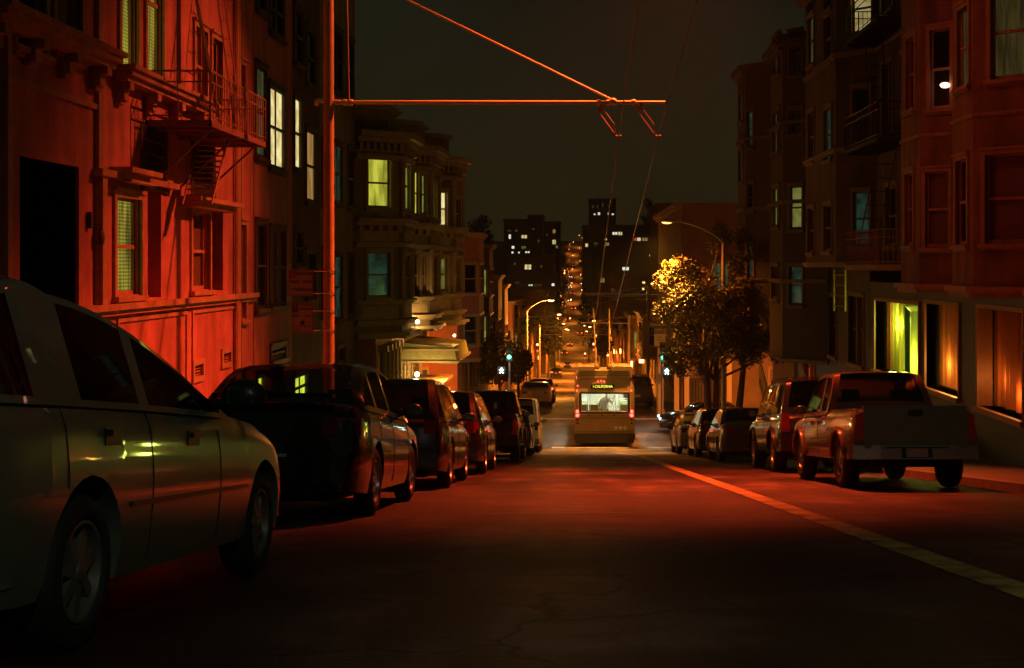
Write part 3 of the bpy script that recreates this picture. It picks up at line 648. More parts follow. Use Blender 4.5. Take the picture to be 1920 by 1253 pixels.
for zf in (.05, 3.45, 6.65):
    b = MB(); b.box(8.0, 8.98, 34.0, 38.2, zf - .1, zf)
    for k in range(10): b.box(8.02, 8.96, 34.1 + .42 * k, 34.14 + .42 * k, zf - .16, zf - .1)
    bo = b.build('balcony', IRON if zf < 1 else DSTEEL, r2); b = MB(); rail(b, [(8.96, 34.03), (8.03, 34.03), (8.03, 38.17), (8.96, 38.17)], zf, .95, step=.13); b.build('railing', IRON if zf < 1 else DSTEEL, bo)
ladder((7.95, 38.6, -1.35), (7.95, 38.6, -.1), .5, 4, parent=r2, ax=Vector((.5, -.86, 0)), r=.03, m=mat('ochre_paint', (.45, .36, .08), .5))
ladder((8.3, 37.0, .05), (8.6, 35.2, 3.4), .5, 9, parent=r2, ax=Vector((1, 0, 0)), m=DSTEEL); ladder((8.3, 35.0, 3.45), (8.6, 37.0, 6.6), .5, 9, parent=r2, ax=Vector((1, 0, 0)), m=DSTEEL)
b = MB(); b.tube([(8.9, 33.7, 9.0), (8.9, 33.7, -.4)], .05); b.build('downpipe', RBT, r2)

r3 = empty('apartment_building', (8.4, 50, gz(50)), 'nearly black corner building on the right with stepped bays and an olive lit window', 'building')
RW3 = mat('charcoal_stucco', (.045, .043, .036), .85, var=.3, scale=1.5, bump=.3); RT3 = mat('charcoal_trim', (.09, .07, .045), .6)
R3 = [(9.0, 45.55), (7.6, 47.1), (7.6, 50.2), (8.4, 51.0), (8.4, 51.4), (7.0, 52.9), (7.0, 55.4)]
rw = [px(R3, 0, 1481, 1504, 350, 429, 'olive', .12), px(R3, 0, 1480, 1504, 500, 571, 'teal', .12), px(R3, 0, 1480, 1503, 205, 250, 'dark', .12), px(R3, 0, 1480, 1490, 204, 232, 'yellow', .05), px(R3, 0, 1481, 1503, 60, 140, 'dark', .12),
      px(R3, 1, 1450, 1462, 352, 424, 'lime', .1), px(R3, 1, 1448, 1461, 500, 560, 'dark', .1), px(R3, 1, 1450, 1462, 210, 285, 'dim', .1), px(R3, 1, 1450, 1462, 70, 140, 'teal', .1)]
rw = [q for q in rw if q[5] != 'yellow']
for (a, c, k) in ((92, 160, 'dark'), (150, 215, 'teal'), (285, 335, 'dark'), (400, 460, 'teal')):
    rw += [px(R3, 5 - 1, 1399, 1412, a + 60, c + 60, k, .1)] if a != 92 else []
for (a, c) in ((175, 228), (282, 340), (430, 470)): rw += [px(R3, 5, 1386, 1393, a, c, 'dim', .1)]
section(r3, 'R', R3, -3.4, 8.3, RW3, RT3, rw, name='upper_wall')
for z in (-3.5, -.6, 2.3, 5.2): belt(r3, 'string_course', R3, z, z + .14, .12, 'R', RT3)
belt(r3, 'cornice', R3, 7.95, 8.3, .3, 'R', RW3)
section(r3, 'R', [(8.95, 52.55), (8.5, 55.3)], -8.2, -3.45, mat('warm_stucco', (.42, .24, .13), .8, var=.2), RT3, [], name='ground_floor_wall', roof=None)
# outside stair with sloping rails at the corner
st = empty('entry_stair', (8.0, 49.5, gz(49.5)), 'outside stair with pale sloping handrails beside the kerb tree', 'stair')
b = MB()
for k in range(9): b.box(7.3, 8.9, 47.6 + .32 * k, 50.8, gz(48) - .2, gz(48) + .25 + .17 * k)
b.build('steps', mat('stair_concrete', (.3, .2, .12), .8, var=.2), st)
for x in (7.25, 8.85):
    b = MB(); b.hexa([(x, 47.4, -6.3), (x + .05, 47.4, -6.3), (x + .05, 50.8, -4.7), (x, 50.8, -4.7), (x, 47.4, -6.05), (x + .05, 47.4, -6.05), (x + .05, 50.8, -4.45), (x, 50.8, -4.45)])
    b.hexa([(x, 47.4, -5.3), (x + .05, 47.4, -5.3), (x + .05, 50.8, -3.7), (x, 50.8, -3.7), (x, 47.4, -5.2), (x + .05, 47.4, -5.2), (x + .05, 50.8, -3.6), (x, 50.8, -3.6)])
    for k in range(9): y = 47.5 + .4 * k; z = -6.1 + .4 * k * .47; b.box(x + .01, x + .04, y, y + .05, z, z + .9)
    b.build('handrail', mat('rail_paint', (.26, .27, .12), .5), st)

# across the side street ---------------------------------------------------
OCH = mat('ochre_stucco', (.46, .31, .16), .8, var=.25, scale=1.2, bump=.2); OCT = mat('ochre_trim', (.6, .42, .2), .6)
BRN = mat('brown_stucco', (.22, .13, .08), .85, var=.3, scale=1); BRT = mat('brown_trim', (.34, .22, .12), .6)
def house(label, side, y0, y1, X, ztop, wm, trim, rows=(), bay=None, back=None, group=None, front=True, gable=False):
    r = empty('row_house', (X, (y0 + y1) / 2, gz((y0 + y1) / 2)), label, 'house', group)
    z0 = min(gz(y0), gz(y1)) - .5; sg = 1 if side == 'L' else -1; gl = gz(y0)
    back = back if back is not None else X - sg * 11
    pl = [(X, y0 + .02), (X, y1 - .02)]; L = y1 - y0 - .04; ws = []
    nz_ = max(1, int((ztop - gl) / 3.0)); nu = max(1, int(L / 2.6)); rr = random.Random(int(y0 * 7 + X))
    for a in range(nz_):
        for c in range(nu):
            zz = gl + .9 + a * 2.9; s = (c + .5) * L / nu
            if zz + 1.6 < ztop - .4: ws.append((0, s - .45, s + .45, zz, zz + 1.6, rr.choice(['dark', 'dark', 'dark', 'brown', 'dim', 'teal', 'orange' if side == 'L' else 'dark']), .1))
    section(r, side, pl, z0, ztop, wm, trim, ws, back=back)
    belt(r, 'cornice', pl, ztop - .4, ztop, .4, side, trim)
    if bay:
        a, c, o = bay; bp = [(X, y0 + a), (X + sg * o, y0 + a + o * .8), (X + sg * o, y0 + c - o * .8), (X, y0 + c)]
        bw = []
        for zz in (gl + 3.7, gl + 6.6):
            if zz + 1.7 < ztop: bw += [(0, .3, min(1.15, o * 1.1), zz, zz + 1.6, rr.choice(['dark', 'lime', 'dark']), .08), (1, .3, c - a - 1.6 * o - .3, zz, zz + 1.6, 'dark', .08)]
        section(r, side, bp, gl + 2.9, ztop - .1, wm, trim, [w_ for w_ in bw if w_[2] - w_[1] > .25], back=X - sg * .01, name='bay_wall', roof='bay_roof')
        belt(r, 'bay_cornice', bp, ztop - .1, ztop + .2, .25, side, trim); belt(r, 'bay_base', bp, gl + 2.75, gl + 2.95, .12, side, trim)
    if front:   # end wall facing up the street
        Pf = lambda s, z, o: Vector((X - sg * s, y0 + .02 - o, z)); 
        for a in range(nz_):
            for c in range(2):
                zz = gl + .9 + a * 2.9
                if zz + 1.6 < ztop - .4: window(r, Pf, 1.6 + 3.2 * c, 2.6 + 3.2 * c, zz, zz + 1.6, rr.choice(['dark', 'brown', 'dim']), trim, depth=-.01, proud=.06)
    return r
REDS = mat('red_brown_stucco', (.5, .2, .12), .8, var=.2)
house('red brown corner house with a projecting bay across the side street', 'L', 69.6, 77.5, -6.45, 1.7, REDS, OCT, bay=(1.5, 6.8, 1.0))
house('brown three storey house below the black rooftop box, left of the road', 'L', 77.6, 86, -6.3, 1.2, BRN, BRT, bay=(1.2, 6.5, .9))
house('ochre house with a bay, second beyond the left traffic light', 'L', 86.1, 96, -6.3, -.8, OCH, OCT, bay=(2, 8, .9))
for k, (y0, y1, zt, wm) in enumerate(((96.1, 108, -1.6, BRN), (108.1, 122, -3.2, REDS), (122.1, 140, -3.4, BRN), (140.1, 165, -5.0, OCH), (165.1, 200, -7.5, BRN), (200.1, 240, -9, BRN))):
    house('row house in the shadowed left row further down the hill', 'L', y0, y1, -6.4, zt, wm, BRT, bay=(2, 8, .9) if k < 3 else None, group='row houses down the left side of the hill', front=k < 2)
rh = house('tall brown corner building on the right behind the kerb tree', 'R', 70.2, 90, 5.8, 3.5, BRN, BRT, bay=None)
house('ochre two storey house with a lit bay, right of the bus', 'R', 90.1, 100, 5.9, -3.6, OCH, OCT, bay=(1, 7.5, 1.1))
for k, (y0, y1, zt, wm) in enumerate(((100.1, 113, -3.9, OCH), (113.1, 130, -4.6, BRN), (130.1, 150, -5.3, OCH), (150.1, 180, -7.4, BRN), (180.1, 215, -9.5, OCH), (215.1, 260, -12, BRN))):
    house('row house in the amber lit right row further down the hill', 'R', y0, y1, 6.0, zt, wm, BRT, bay=(2, 8, .9) if k < 2 else None, group='row houses down the right side of the hill', front=k < 1)
# ochre gate posts and slatted fence at the far right corner
fn = empty('slatted_fence', (6.9, 69.4, gz(69.4)), 'dark slatted gate between ochre posts behind the right traffic light', 'fence')
for k, x in enumerate((5.45, 6.0, 8.3)):
    b = MB(); b.box(x - .13, x + .13, 69.3, 69.56, gz(69.4) - .1, gz(69.4) + 2.9); b.box(x - .18, x + .18, 69.25, 69.61, gz(69.4) + 2.9, gz(69.4) + 3.0); b.build('post', OCT, fn)
b = MB()
for k in range(14): b.box(6.2 + .15 * k, 6.27 + .15 * k, 69.4, 69.44, gz(69.4), gz(69.4) + 2.5)
b.box(6.13, 8.17, 69.38, 69.46, gz(69.4) + 2.4, gz(69.4) + 2.5); b.box(6.13, 8.17, 69.38, 69.46, gz(69.4) + .1, gz(69.4) + .2); b.build('slats', DSTEEL, fn)
b = MB(); b.box(-8.6, -7.3, 83, 86, 1.2, 2.4); b.box(-8.7, -7.2, 82.9, 86.1, 2.4, 2.5)
tag(b.build('roof_shed', DSTEEL, origin=(-8, 84.5, 1.2)), 'small dark rooftop shed on the brown house left of the road', 'shed')

# far hill buildings: (px0, px1, py_top, distance, material, [(px, py, w, h, kind)])
NAV = mat('navy_wall', (.05, .065, .10), .8, var=.3, scale=.2); GRW = mat('green_grey_wall', (.13, .17, .11), .8, var=.3, scale=.2); UMB = mat('umber_wall', (.22, .14, .09), .8, var=.3, scale=.2)
def far_block(label, x0, x1, yt, d, m, wins=(), depth=22, tanks=(), gable=False, grid=None):
    a = at(x0, yt, d); c = at(x1, yt, d); g0 = gz(d) - 2
    r = empty('hill_building', ((a.x + c.x) / 2, d, gz(d)), label, 'building')
    b = MB(); b.box(a.x, c.x, d, d + depth, g0, a.z); wl = b.build('wall', m, r)
    b = MB(); b.box(a.x - .3, c.x + .3, d - .3, d + .2, a.z - .6, a.z + .4); b.box(a.x - .3, a.x + .3, d + .2, d + depth, a.z - .6, a.z + .4); b.box(c.x - .3, c.x + .3, d + .2, d + depth, a.z - .6, a.z + .4); b.build('parapet', m, r)
    for t0, t1, ty in tanks:
        p, q_ = at(t0, ty, d), at(t1, ty, d); b = MB(); b.box(p.x, q_.x, d + 2, d + 9, a.z, p.z); b.build('roof_house', m, r)
    for (wx, wy, ww, wh, k) in wins:
        p = at(wx, wy, d); hw, hh = ww / FOC * d / 2, wh / FOC * d / 2
        b = MB(); t = .15
        for u0, u1, v0, v1 in ((-hw - t, hw + t, hh, hh + t), (-hw - t, hw + t, -hh - t, -hh), (-hw - t, -hw, -hh, hh), (hw, hw + t, -hh, hh)): b.box(p.x + u0, p.x + u1, d - .25, d + .02, p.z + v0, p.z + v1)
        if ww > 5: b.box(p.x - .1, p.x + .1, d - .22, d, p.z - hh, p.z + hh)
        o = b.build('window', m, r); b = MB(); b.quad((p.x - hw, d - .12, p.z - hh), (p.x + hw, d - .12, p.z - hh), (p.x + hw, d - .12, p.z + hh), (p.x - hw, d - .12, p.z + hh)); b.build('pane', PANE[k], o)
    return r
far_block('far navy apartment block with lit windows left of the distant street', 945, 992, 413, 430, NAV, [(956, 444, 4, 8, 'pale'), (983, 444, 10, 6, 'yellow'), (962, 464, 5, 5, 'pale'), (982, 464, 8, 5, 'olive'), (961, 474, 4, 4, 'pale'), (973, 474, 3, 3, 'pale'), (989, 473, 8, 3, 'pale'), (955, 433, 6, 4, 'dim'), (968, 433, 5, 4, 'dim')])
far_block('far navy tower, tallest of the blocks left of the distant street', 990, 1018, 405, 445, NAV, [(1000, 430, 4, 4, 'dim'), (1010, 452, 4, 5, 'dim')])
far_block('far dark block with three stacked yellow windows beside the distant street', 1018, 1050, 417, 455, NAV, [(1039, 434, 5, 7, 'orange'), (1039, 454, 6, 8, 'yellow'), (1044, 463, 4, 6, 'olive'), (1026, 441, 3, 3, 'dim'), (1030, 476, 3, 3, 'dim')])
far_block('low dark green block with a bright triple window in front of the navy towers', 950, 1040, 478, 345, GRW, [(990, 501, 12, 9, 'yellow'), (1000, 521, 10, 4, 'pale'), (965, 495, 4, 5, 'dim'), (1015, 500, 4, 5, 'dim')])
far_block('long low block with pale strip windows on the left far slope', 952, 1040, 514, 290, GRW, [(995, 535, 7, 3, 'pale'), (1008, 534, 14, 2, 'dim'), (1037, 534, 5, 5, 'pale'), (970, 530, 6, 3, 'dim')])
far_block('dark gabled house top behind the left street lamp', 962, 1022, 550, 225, UMB, [(975, 570, 4, 7, 'dim')])
far_block('distant black tower with a row of white lights at the crest of the hill', 1104, 1155, 374, 640, NAV, [(1115, 402, 3, 3, 'pale'), (1123, 401, 4, 5, 'pale'), (1141, 401, 3, 3, 'pale'), (1149, 402, 4, 3, 'pale'), (1130, 385, 2, 8, 'dim'), (1120, 388, 2, 6, 'dim'), (1112, 388, 2, 6, 'dim'), (1142, 386, 2, 8, 'dim')])
far_block('wide green grey apartment block with two lit window strips on the far slope', 1092, 1232, 424, 470, GRW, [(1153, 438, 9, 5, 'pale'), (1163, 438, 7, 6, 'yellow'), (1191, 449, 5, 6, 'red'), (1198, 449, 6, 6, 'pale'), (1209, 449, 10, 6, 'orange'), (1136, 449, 4, 3, 'yellow'), (1138, 458, 8, 6, 'orange'), (1100, 460, 5, 6, 'yellow'), (1117, 457, 7, 5, 'dim')])
far_block('dark flat roofed block with one white lit window below the window strips', 1112, 1240, 474, 390, GRW, [(1173, 504, 12, 6, 'pale'), (1219, 479, 3, 3, 'warm'), (1200, 520, 4, 4, 'dim')])
far_block('umber block right of the wires with two small yellow windows', 1126, 1236, 517, 300, UMB, [(1207, 530, 5, 4, 'warm'), (1206, 542, 4, 4, 'warm'), (1129, 525, 8, 10, 'orange'), (1150, 545, 6, 10, 'dim')])
far_block('olive gabled house behind the trolley arms right of the far road', 1150, 1232, 566, 262, BRN, [(1175, 590, 5, 12, 'dim'), (1195, 590, 5, 12, 'dim')])
far_block('tall dark block behind the kerb tree crown', 1234, 1300, 384, 272, BRN, [(1262, 400, 3, 5, 'dim'), (1275, 391, 3, 3, 'warm'), (1253, 472, 4, 9, 'pale'), (1240, 472, 3, 6, 'dim')], depth=30)
# ---------------------------------------------------------------- vehicles
def interp(prof, y):
    if y <= prof[0][0]: return prof[0][1]
    for (a, za), (b, zb) in zip(prof, prof[1:]):
        if y <= b: return za + (zb - za) * (y - a) / (b - a) if b > a else zb
    return prof[-1][1]
def smooth_prof(prof, y, h=.06): return (interp(prof, y - h) + 2 * interp(prof, y) + interp(prof, y + h)) / 4
def paint(name, col, rough=.28, coat=1., metal=.0): return mat(name, col, rough, metal=metal, coat=coat, spec=.5)
def wheel(parent, x, y, r, wd, side, rimm=None, spokes=5, rim_r=.66):
    """tyre turned about the x axis; the rim sits inside it with spokes and a hub"""
    b = MB(); hw = wd / 2
    b.lathe_x([(-hw * .7, r * rim_r * .97), (-hw, r * .72), (-hw, r * .88), (-hw * .78, r * .97), (-hw * .5, r), (hw * .5, r), (hw * .78, r * .97), (hw, r * .88), (hw, r * .72), (hw * .7, r * rim_r * .97), (-hw * .7, r * rim_r * .97)], 32)
    w = b.build('wheel', BLACK, parent, smooth=40); w.location = (x, y, r)
    b = MB(); s = side; rr = r * rim_r
    b.lathe_x([(s * hw * .72, rr * 1.0), (s * hw * .9, rr * .99), (s * hw * .9, rr * .92), (s * hw * .35, rr * .86)], 28)
    b.lathe_x([(s * hw * .30, rr * .88), (s * hw * .30, .001)], 28, m=1)
    for k in range(spokes):
        t = 2 * math.pi * k / spokes + .3; c, q = math.cos(t), math.sin(t); pn = Vector((0, -q, c))
        a0 = Vector((s * hw * .82, c * rr * .12, q * rr * .12)); a1 = Vector((s * hw * .66, c * rr * .93, q * rr * .93)); o = Vector((-s * hw * .35, 0, 0))
        w0, w1 = rr * .15, rr * .11
        b.hexa([a0 - pn * w0, a0 + pn * w0, a1 + pn * w1, a1 - pn * w1, a0 - pn * w0 + o, a0 + pn * w0 + o, a1 + pn * w1 + o, a1 - pn * w1 + o])
    b.lathe_x([(s * hw * .5, rr * .24), (s * hw * .9, rr * .2), (s * hw * .95, 0.001)], 16)
    rm = b.build('rim', [rimm or ALLOY, BLACK], w, smooth=35)
    return w
def car(name, label, cat, sp, loc, yaw=0., pitch=None, group=None, detail=True):
    L, Wd = sp['L'], sp['W']; hl = L / 2; paintm = sp['paint']
    pitch = pitch if pitch is not None else math.atan2(gz(loc[1] + 1.5) - gz(loc[1] - 1.5), 3)
    root = empty(name, loc, label, cat, group, world=False, rot=(pitch, 0, R(yaw)))
    r = sp.get('r', .31); Ra = r + sp.get('gap', .07); yr, yf = sp['yr'], sp['yf']
    sill = sp.get('sill', .24); deck = sp['deck']; rcx = sp.get('rc', .45); bed = sp.get('bed')
    def w_at(y):
        w = Wd / 2
        for e_, k in ((hl - y, sp.get('kf', .2)), (y + hl, sp.get('kr', .12))):
            if e_ < rcx: q = 1 - max(e_, 0) / rcx; w -= k * (1 - math.sqrt(max(0, 1 - q * q)))
        return w
    def zb(y):
        z = sill
        for e_ in (hl - y, y + hl):
            if e_ < .5: z = max(z, sill + (1 - e_ / .5) * sp.get('lift', .04))
        for c in (yr, yf):
            d = abs(y - c)
            if d < Ra: z = max(z, r + math.sqrt(Ra * Ra - d * d))
        return z
    def zs(y):
        z = smooth_prof(deck, y)
        for e_ in (hl - y, y + hl):
            if e_ < .08: z -= .04 * (1 - e_ / .08) ** 2
        return z
    def side(y, z):
        b, t = sill, zs(y); v = (z - b) / max(.05, t - b); k = [(0, .955), (.12, .985), (.42, 1.0), (.62, .997), (.85, .972), (.95, .94), (1.02, .90)]
        return w_at(y) * interp(k, v)
    Y = {-hl, -hl + .02, -hl + .05, -hl + .1, hl, hl - .02, hl - .05, hl - .1, hl - .18, -hl + .18}
    for c in (yr, yf):
        for k in range(0, 13): Y.add(c + Ra * math.cos(math.pi * k / 12))
        Y.add(c - Ra - .004); Y.add(c + Ra + .004)
    n = 26 if detail else 12
    for k in range(n + 1): Y.add(-hl + L * k / n)
    if bed: Y |= {bed[0], bed[0] + .003, bed[1], bed[1] - .003}
    Y = sorted(Y); ys = [Y[0]]
    for y in Y[1:]:
        if y - ys[-1] > .0025: ys.append(y)
    ring = []
    for y in ys:
        b0, t = zb(y), zs(y); w = w_at(y); P = [(0, b0), (side(y, b0) * .9, b0)]
        for k in range(9):
            z = b0 + (t - b0) * (k / 8) ** .85; P.append((side(y, z), z))
        if bed and bed[0] < y < bed[1]: P += [(w * .93, t + .012), (w * .86, t + .012), (w * .855, t - .45), (0, t - .45)]
        else:
            c = sp.get('crown', .05); P += [(w * .84, t + c * .45), (w * .6, t + c * .8), (w * .3, t + c), (0, t + c * 1.05)]
        ring.append(P)
    b = MB(); npt = len(ring[0])
    for i, y in enumerate(ys):
        for (x, z) in ring[i]: b.v.append(Vector((x, y, z)))
        for (x, z) in ring[i][1:-1]: b.v.append(Vector((-x, y, z)))
    st = npt * 2 - 2
    def order(i): return [i * st + k for k in range(npt)] + [i * st + npt + k for k in reversed(range(npt - 2))]
    for i in range(len(ys) - 1):
        o0, o1 = order(i), order(i + 1)
        for k in range(st):
            k2 = (k + 1) % st; b.f.append((o0[k], o0[k2], o1[k2], o1[k])); b.m.append(1 if k in (0, st - 1) else 0)
    b.f.append(tuple(order(0))); b.m.append(0); b.f.append(tuple(order(len(ys) - 1))); b.m.append(0)
    # cabin --------------------------------------------------------------
    y0, y1, y2, y3 = sp['green']; H = sp['H']; tum = sp.get('tum', .34); pil = sp['pillars']; fr = sp.get('fr', .055)
    G = {y0, y1, y2, y3, (y0 + y1) / 2, (y2 + y3) / 2}
    for k in range(1, 9): G.add(y2 + (y3 - y2) * k / 9); G.add(y0 + (y1 - y0) * k / 7 if k < 7 else y1)
    G.add(y0 + (y1 - y0) * .08); G.add(y0 + (y1 - y0) * .9); G.add(y3 - (y3 - y2) * .06); G.add(y2 + (y3 - y2) * .08)
    for k in range(1, 8): G.add(y1 + (y2 - y1) * k / 8)
    for a, c in pil: G |= {a, c}
    G = sorted(G); gy = [G[0]]
    for y in G[1:]:
        if y - gy[-1] > .004: gy.append(y)
    def zr(y):
        if y < y1: t = (y - y0) / (y1 - y0); return zs(y0) + .01 + (H - .03 - zs(y0) - .01) * math.sin(t * math.pi / 2) ** sp.get('rb', .9)
        if y > y2: t = (y3 - y) / (y3 - y2); return zs(y3) + .01 + (H - .02 - zs(y3) - .01) * math.sin(t * math.pi / 2) ** .92
        t = (y - y1) / (y2 - y1); return H - .03 + .01 * t + .035 * math.sin(t * math.pi)
    rowsg = []
    for y in gy:
        bz = zs(y) - .02; top = zr(y); base = side(y, zs(y) * .93); X = lambda z: base - (z - bz) * tum - .01
        h = top - bz; f0 = min(sp.get('f0', .06), h * .3); f1 = min(sp.get('f1', .07), h * .3)
        P = [(X(bz), bz), (X(bz + f0), bz + f0), (X(top - f1), top - f1), (X(top) - .015, top - .012)]
        xt = X(top) - .015; P += [(xt - .10, top + .012), (xt * .45, top + .028), (0, top + .032)]
        rowsg.append(P)
    cab = b; glass = {'rear_window': MB(), 'windscreen': MB()}
    sidep = {}
    def gl(y):   # is this station range glass at the side?
        if y < y0 + .10 or y > y3 - .10: return False
        return not any(a <= y <= c for a, c in pil)
    for i in range(len(gy) - 1):
        ym = (gy[i] + gy[i + 1]) / 2
        for k in range(6):
            A, B_ = rowsg[i], rowsg[i + 1]
            for s_ in (1, -1):
                q = [(s_ * A[k][0], gy[i], A[k][1]), (s_ * A[k + 1][0], gy[i], A[k + 1][1]), (s_ * B_[k + 1][0], gy[i + 1], B_[k + 1][1]), (s_ * B_[k][0], gy[i + 1], B_[k][1])]
                tgt = cab
                if k == 1 and gl(ym):
                    idx = sum(1 for a, c in pil if c < ym); tgt = sidep.setdefault((s_, idx), MB())
                elif k >= 4 and ym < y1 - (y1 - y0) * .1 and ym > y0 + (y1 - y0) * .07: tgt = glass['rear_window']
                elif k >= 4 and ym > y2 + (y3 - y2) * .08 and ym < y3 - (y3 - y2) * .06: tgt = glass['windscreen']
                if tgt is cab: cab.quad(*q, m=0)
                else:
                    tgt.quad(*q)
    # glass panes stay welded to the frame line; the cabin edge is closed by the same points
    body = b.build('body', [paintm, PLAS], root, smooth=32)
    G_ = sp.get('glass', GLASS)
    for k, g in glass.items():
        if g.f: g.build(k, G_, root, smooth=60)
    for k, g in sidep.items():
        if g.f: g.build('side_window', G_, root, smooth=60)
    if detail:
        for s_ in (1, -1):
            for a, c in pil[:]:
                if c - a < .03 or a < y0 + .15: continue
                for yy in ((a + c) / 2,):
                    Pn = [];
                    for k in range(13):
                        z = sill + .06 + (zs(yy) - sill - .05) * k / 12
                        if z > zb(yy) + .02: Pn.append((s_ * (side(yy, z) + .001), yy, z))
                    tr = MB(); tr.tube(Pn, .0032, 4); tr.build('panel_gap', BLACK, root)
            yy = y3 - .25
            Pn = [(s_ * (side(yy, z) + .001), yy, z) for z in [max(sill + .06, zb(yy) + .02) + (zs(yy) - sill - .1) * k / 12 for k in range(12)] if z < zs(yy) - .02]
            tr = MB(); tr.tube(Pn, .0032, 4); tr.build('panel_gap', BLACK, root)
        if sp.get('rub'):
            zq = sp['rub']
            for s_ in (1, -1):
                t2 = MB(); a, c = yr + Ra + .05, yf - Ra - .03; yy = [a + (c - a) * k / 14 for k in range(15)]
                for p, q in zip(yy, yy[1:]):
                    o = .009
                    t2.hexa([(s_ * (side(p, zq) - .01), p, zq - .011), (s_ * (side(p, zq) + o), p, zq - .011), (s_ * (side(q, zq) + o), q, zq - .011), (s_ * (side(q, zq) - .01), q, zq - .011),
                             (s_ * (side(p, zq) - .01), p, zq + .011), (s_ * (side(p, zq) + o), p, zq + .011), (s_ * (side(q, zq) + o), q, zq + .011), (s_ * (side(q, zq) - .01), q, zq + .011)])
                t2.build('rub_strip', sp.get('rubm', PLAS), root)
        for yy in sp.get('handles', ()):
            zq = zs(yy) - .13
            for s_ in (1, -1):
                h = MB(); x = s_ * (side(yy, zq) + .002); h.box(min(x, x + s_ * .008), max(x, x + s_ * .008), yy - .10, yy + .08, zq - .045, zq + .03)
                h.box(min(x, x + s_ * .03), max(x, x + s_ * .03), yy - .085, yy + .065, zq - .005, zq + .02); h.build('door_handle', PLAS if sp.get('hm') is None else sp['hm'], root)
        # seats and dash
        sx = Wd * .22
        for yy in (y2 - .35, ) + ((y1 + .45,) if y2 - y1 > .8 else ()):
            for x in (-sx, sx):
                b2 = MB(); b2.hexa([(x - .22, yy - .25, .45), (x + .22, yy - .25, .45), (x + .22, yy - .12, .45), (x - .22, yy - .12, .45), (x - .2, yy - .42, H - .48), (x + .2, yy - .42, H - .48), (x + .2, yy - .34, H - .48), (x - .2, yy - .34, H - .48)])
                b2.box(x - .12, x + .12, yy - .44, yy - .36, H - .46, H - .27); b2.build('seat', SEAT, root)
    # mirrors
    for s_ in (1, -1):
        ym = y3 - .38 if not sp.get('ym') else sp['ym']; zm = zs(ym) + .10; x = s_ * (side(ym, zs(ym) * .93) + .11)
        b2 = MB(); b2.ball((x, ym, zm), .095 * sp.get('mr', 1), 12, 8, sx=1.05, sy=.62, sz=.78); b2.tube([(s_ * (side(ym, zs(ym) * .93) - .05), ym, zm - .05), (x, ym, zm - .02)], .03, 6)
        mo = b2.build('side_mirror', sp.get('mirm', PLAS), root, smooth=50)
        b2 = MB(); b2.quad((x - .075, ym - .062, zm - .045), (x + .075, ym - .062, zm - .045), (x + .075, ym - .062, zm + .05), (x - .075, ym - .062, zm + .05)); b2.build('mirror_glass', CHROME, mo)
    # lamps, plate, bumpers
    rearw = w_at(-hl)
    tx, tz, tw, th = sp.get('tail', (.62, .78, .26, .14))
    for s_ in (1, -1):
        lm = sp.get('tailm', TAIL); b2 = MB(); x0, x1 = (tx - tw / 2), (tx + tw / 2); x1 = min(x1, Wd / 2 - .03)
        yl = -hl - .012
        cxs = [x0 + (x1 - x0) * k / 5 for k in range(6)]
        def yo(x): e_ = max(0, x - (rearw - .02)); return yl + e_ * 1.1
        for p, q in zip(cxs, cxs[1:]):
            b2.hexa([(s_ * p, yo(p), tz - th / 2), (s_ * q, yo(q), tz - th / 2), (s_ * q, yo(q) + .1, tz - th / 2), (s_ * p, yo(p) + .1, tz - th / 2), (s_ * p, yo(p), tz + th / 2), (s_ * q, yo(q), tz + th / 2), (s_ * q, yo(q) + .1, tz + th / 2), (s_ * p, yo(p) + .1, tz + th / 2)])
        b2.build('tail_light', lm, root)
        b2 = MB(); fw = w_at(hl); hz = sp.get('headz', .66); b2.ball((s_ * (fw - .14), hl - .03, hz), .09, 12, 8, sx=1.5, sy=.6, sz=.75); b2.build('headlight', sp.get('headm', LENS), root, smooth=60)
    b2 = MB(); pz = sp.get('platez', .62); b2.box(-.155, .155, -hl - .018 - sp.get('po', 0), -hl - .004 - sp.get('po', 0), pz - .08, pz + .08); b2.build('license_plate', PLATE, root)
    for s_, nm, k in ((-1, 'rear_bumper', rearw), (1, 'front_bumper', w_at(hl))):
        b2 = MB(); zq = sp.get('bumpz', .42); hb = sp.get('bumph', .1); wc = w_at(s_ * (hl - .42)) * .985; pts = [(-wc, s_ * (hl - .42)), (-k - .02, s_ * (hl + .0)), (-k * .6, s_ * (hl + .045)), (k * .6, s_ * (hl + .045)), (k + .02, s_ * (hl + .0)), (wc, s_ * (hl - .42))]
        for (xa, ya), (xb, yb) in zip(pts, pts[1:]):
            b2.hexa([(xa, ya, zq - hb), (xb, yb, zq - hb), (xb, yb - s_ * .09, zq - hb), (xa, ya - s_ * .09, zq - hb), (xa, ya, zq + hb), (xb, yb, zq + hb), (xb, yb - s_ * .09, zq + hb), (xa, ya - s_ * .09, zq + hb)])
        b2.build(nm, sp.get('bumpm', paintm), root, smooth=40)
    if sp.get('spoiler'):
        b2 = MB(); zq = zs(-hl + .15) + .10; b2.hexa([(-.58, -hl - .02, zq), (.58, -hl - .02, zq), (.58, -hl + .22, zq - .01), (-.58, -hl + .22, zq - .01), (-.58, -hl - .03, zq + .035), (.58, -hl - .03, zq + .035), (.58, -hl + .22, zq + .015), (-.58, -hl + .22, zq + .015)])
        for x in (-.5, .46): b2.box(x, x + .04, -hl + .05, -hl + .2, zq - .09, zq)
        b2.build('spoiler', paintm, root)
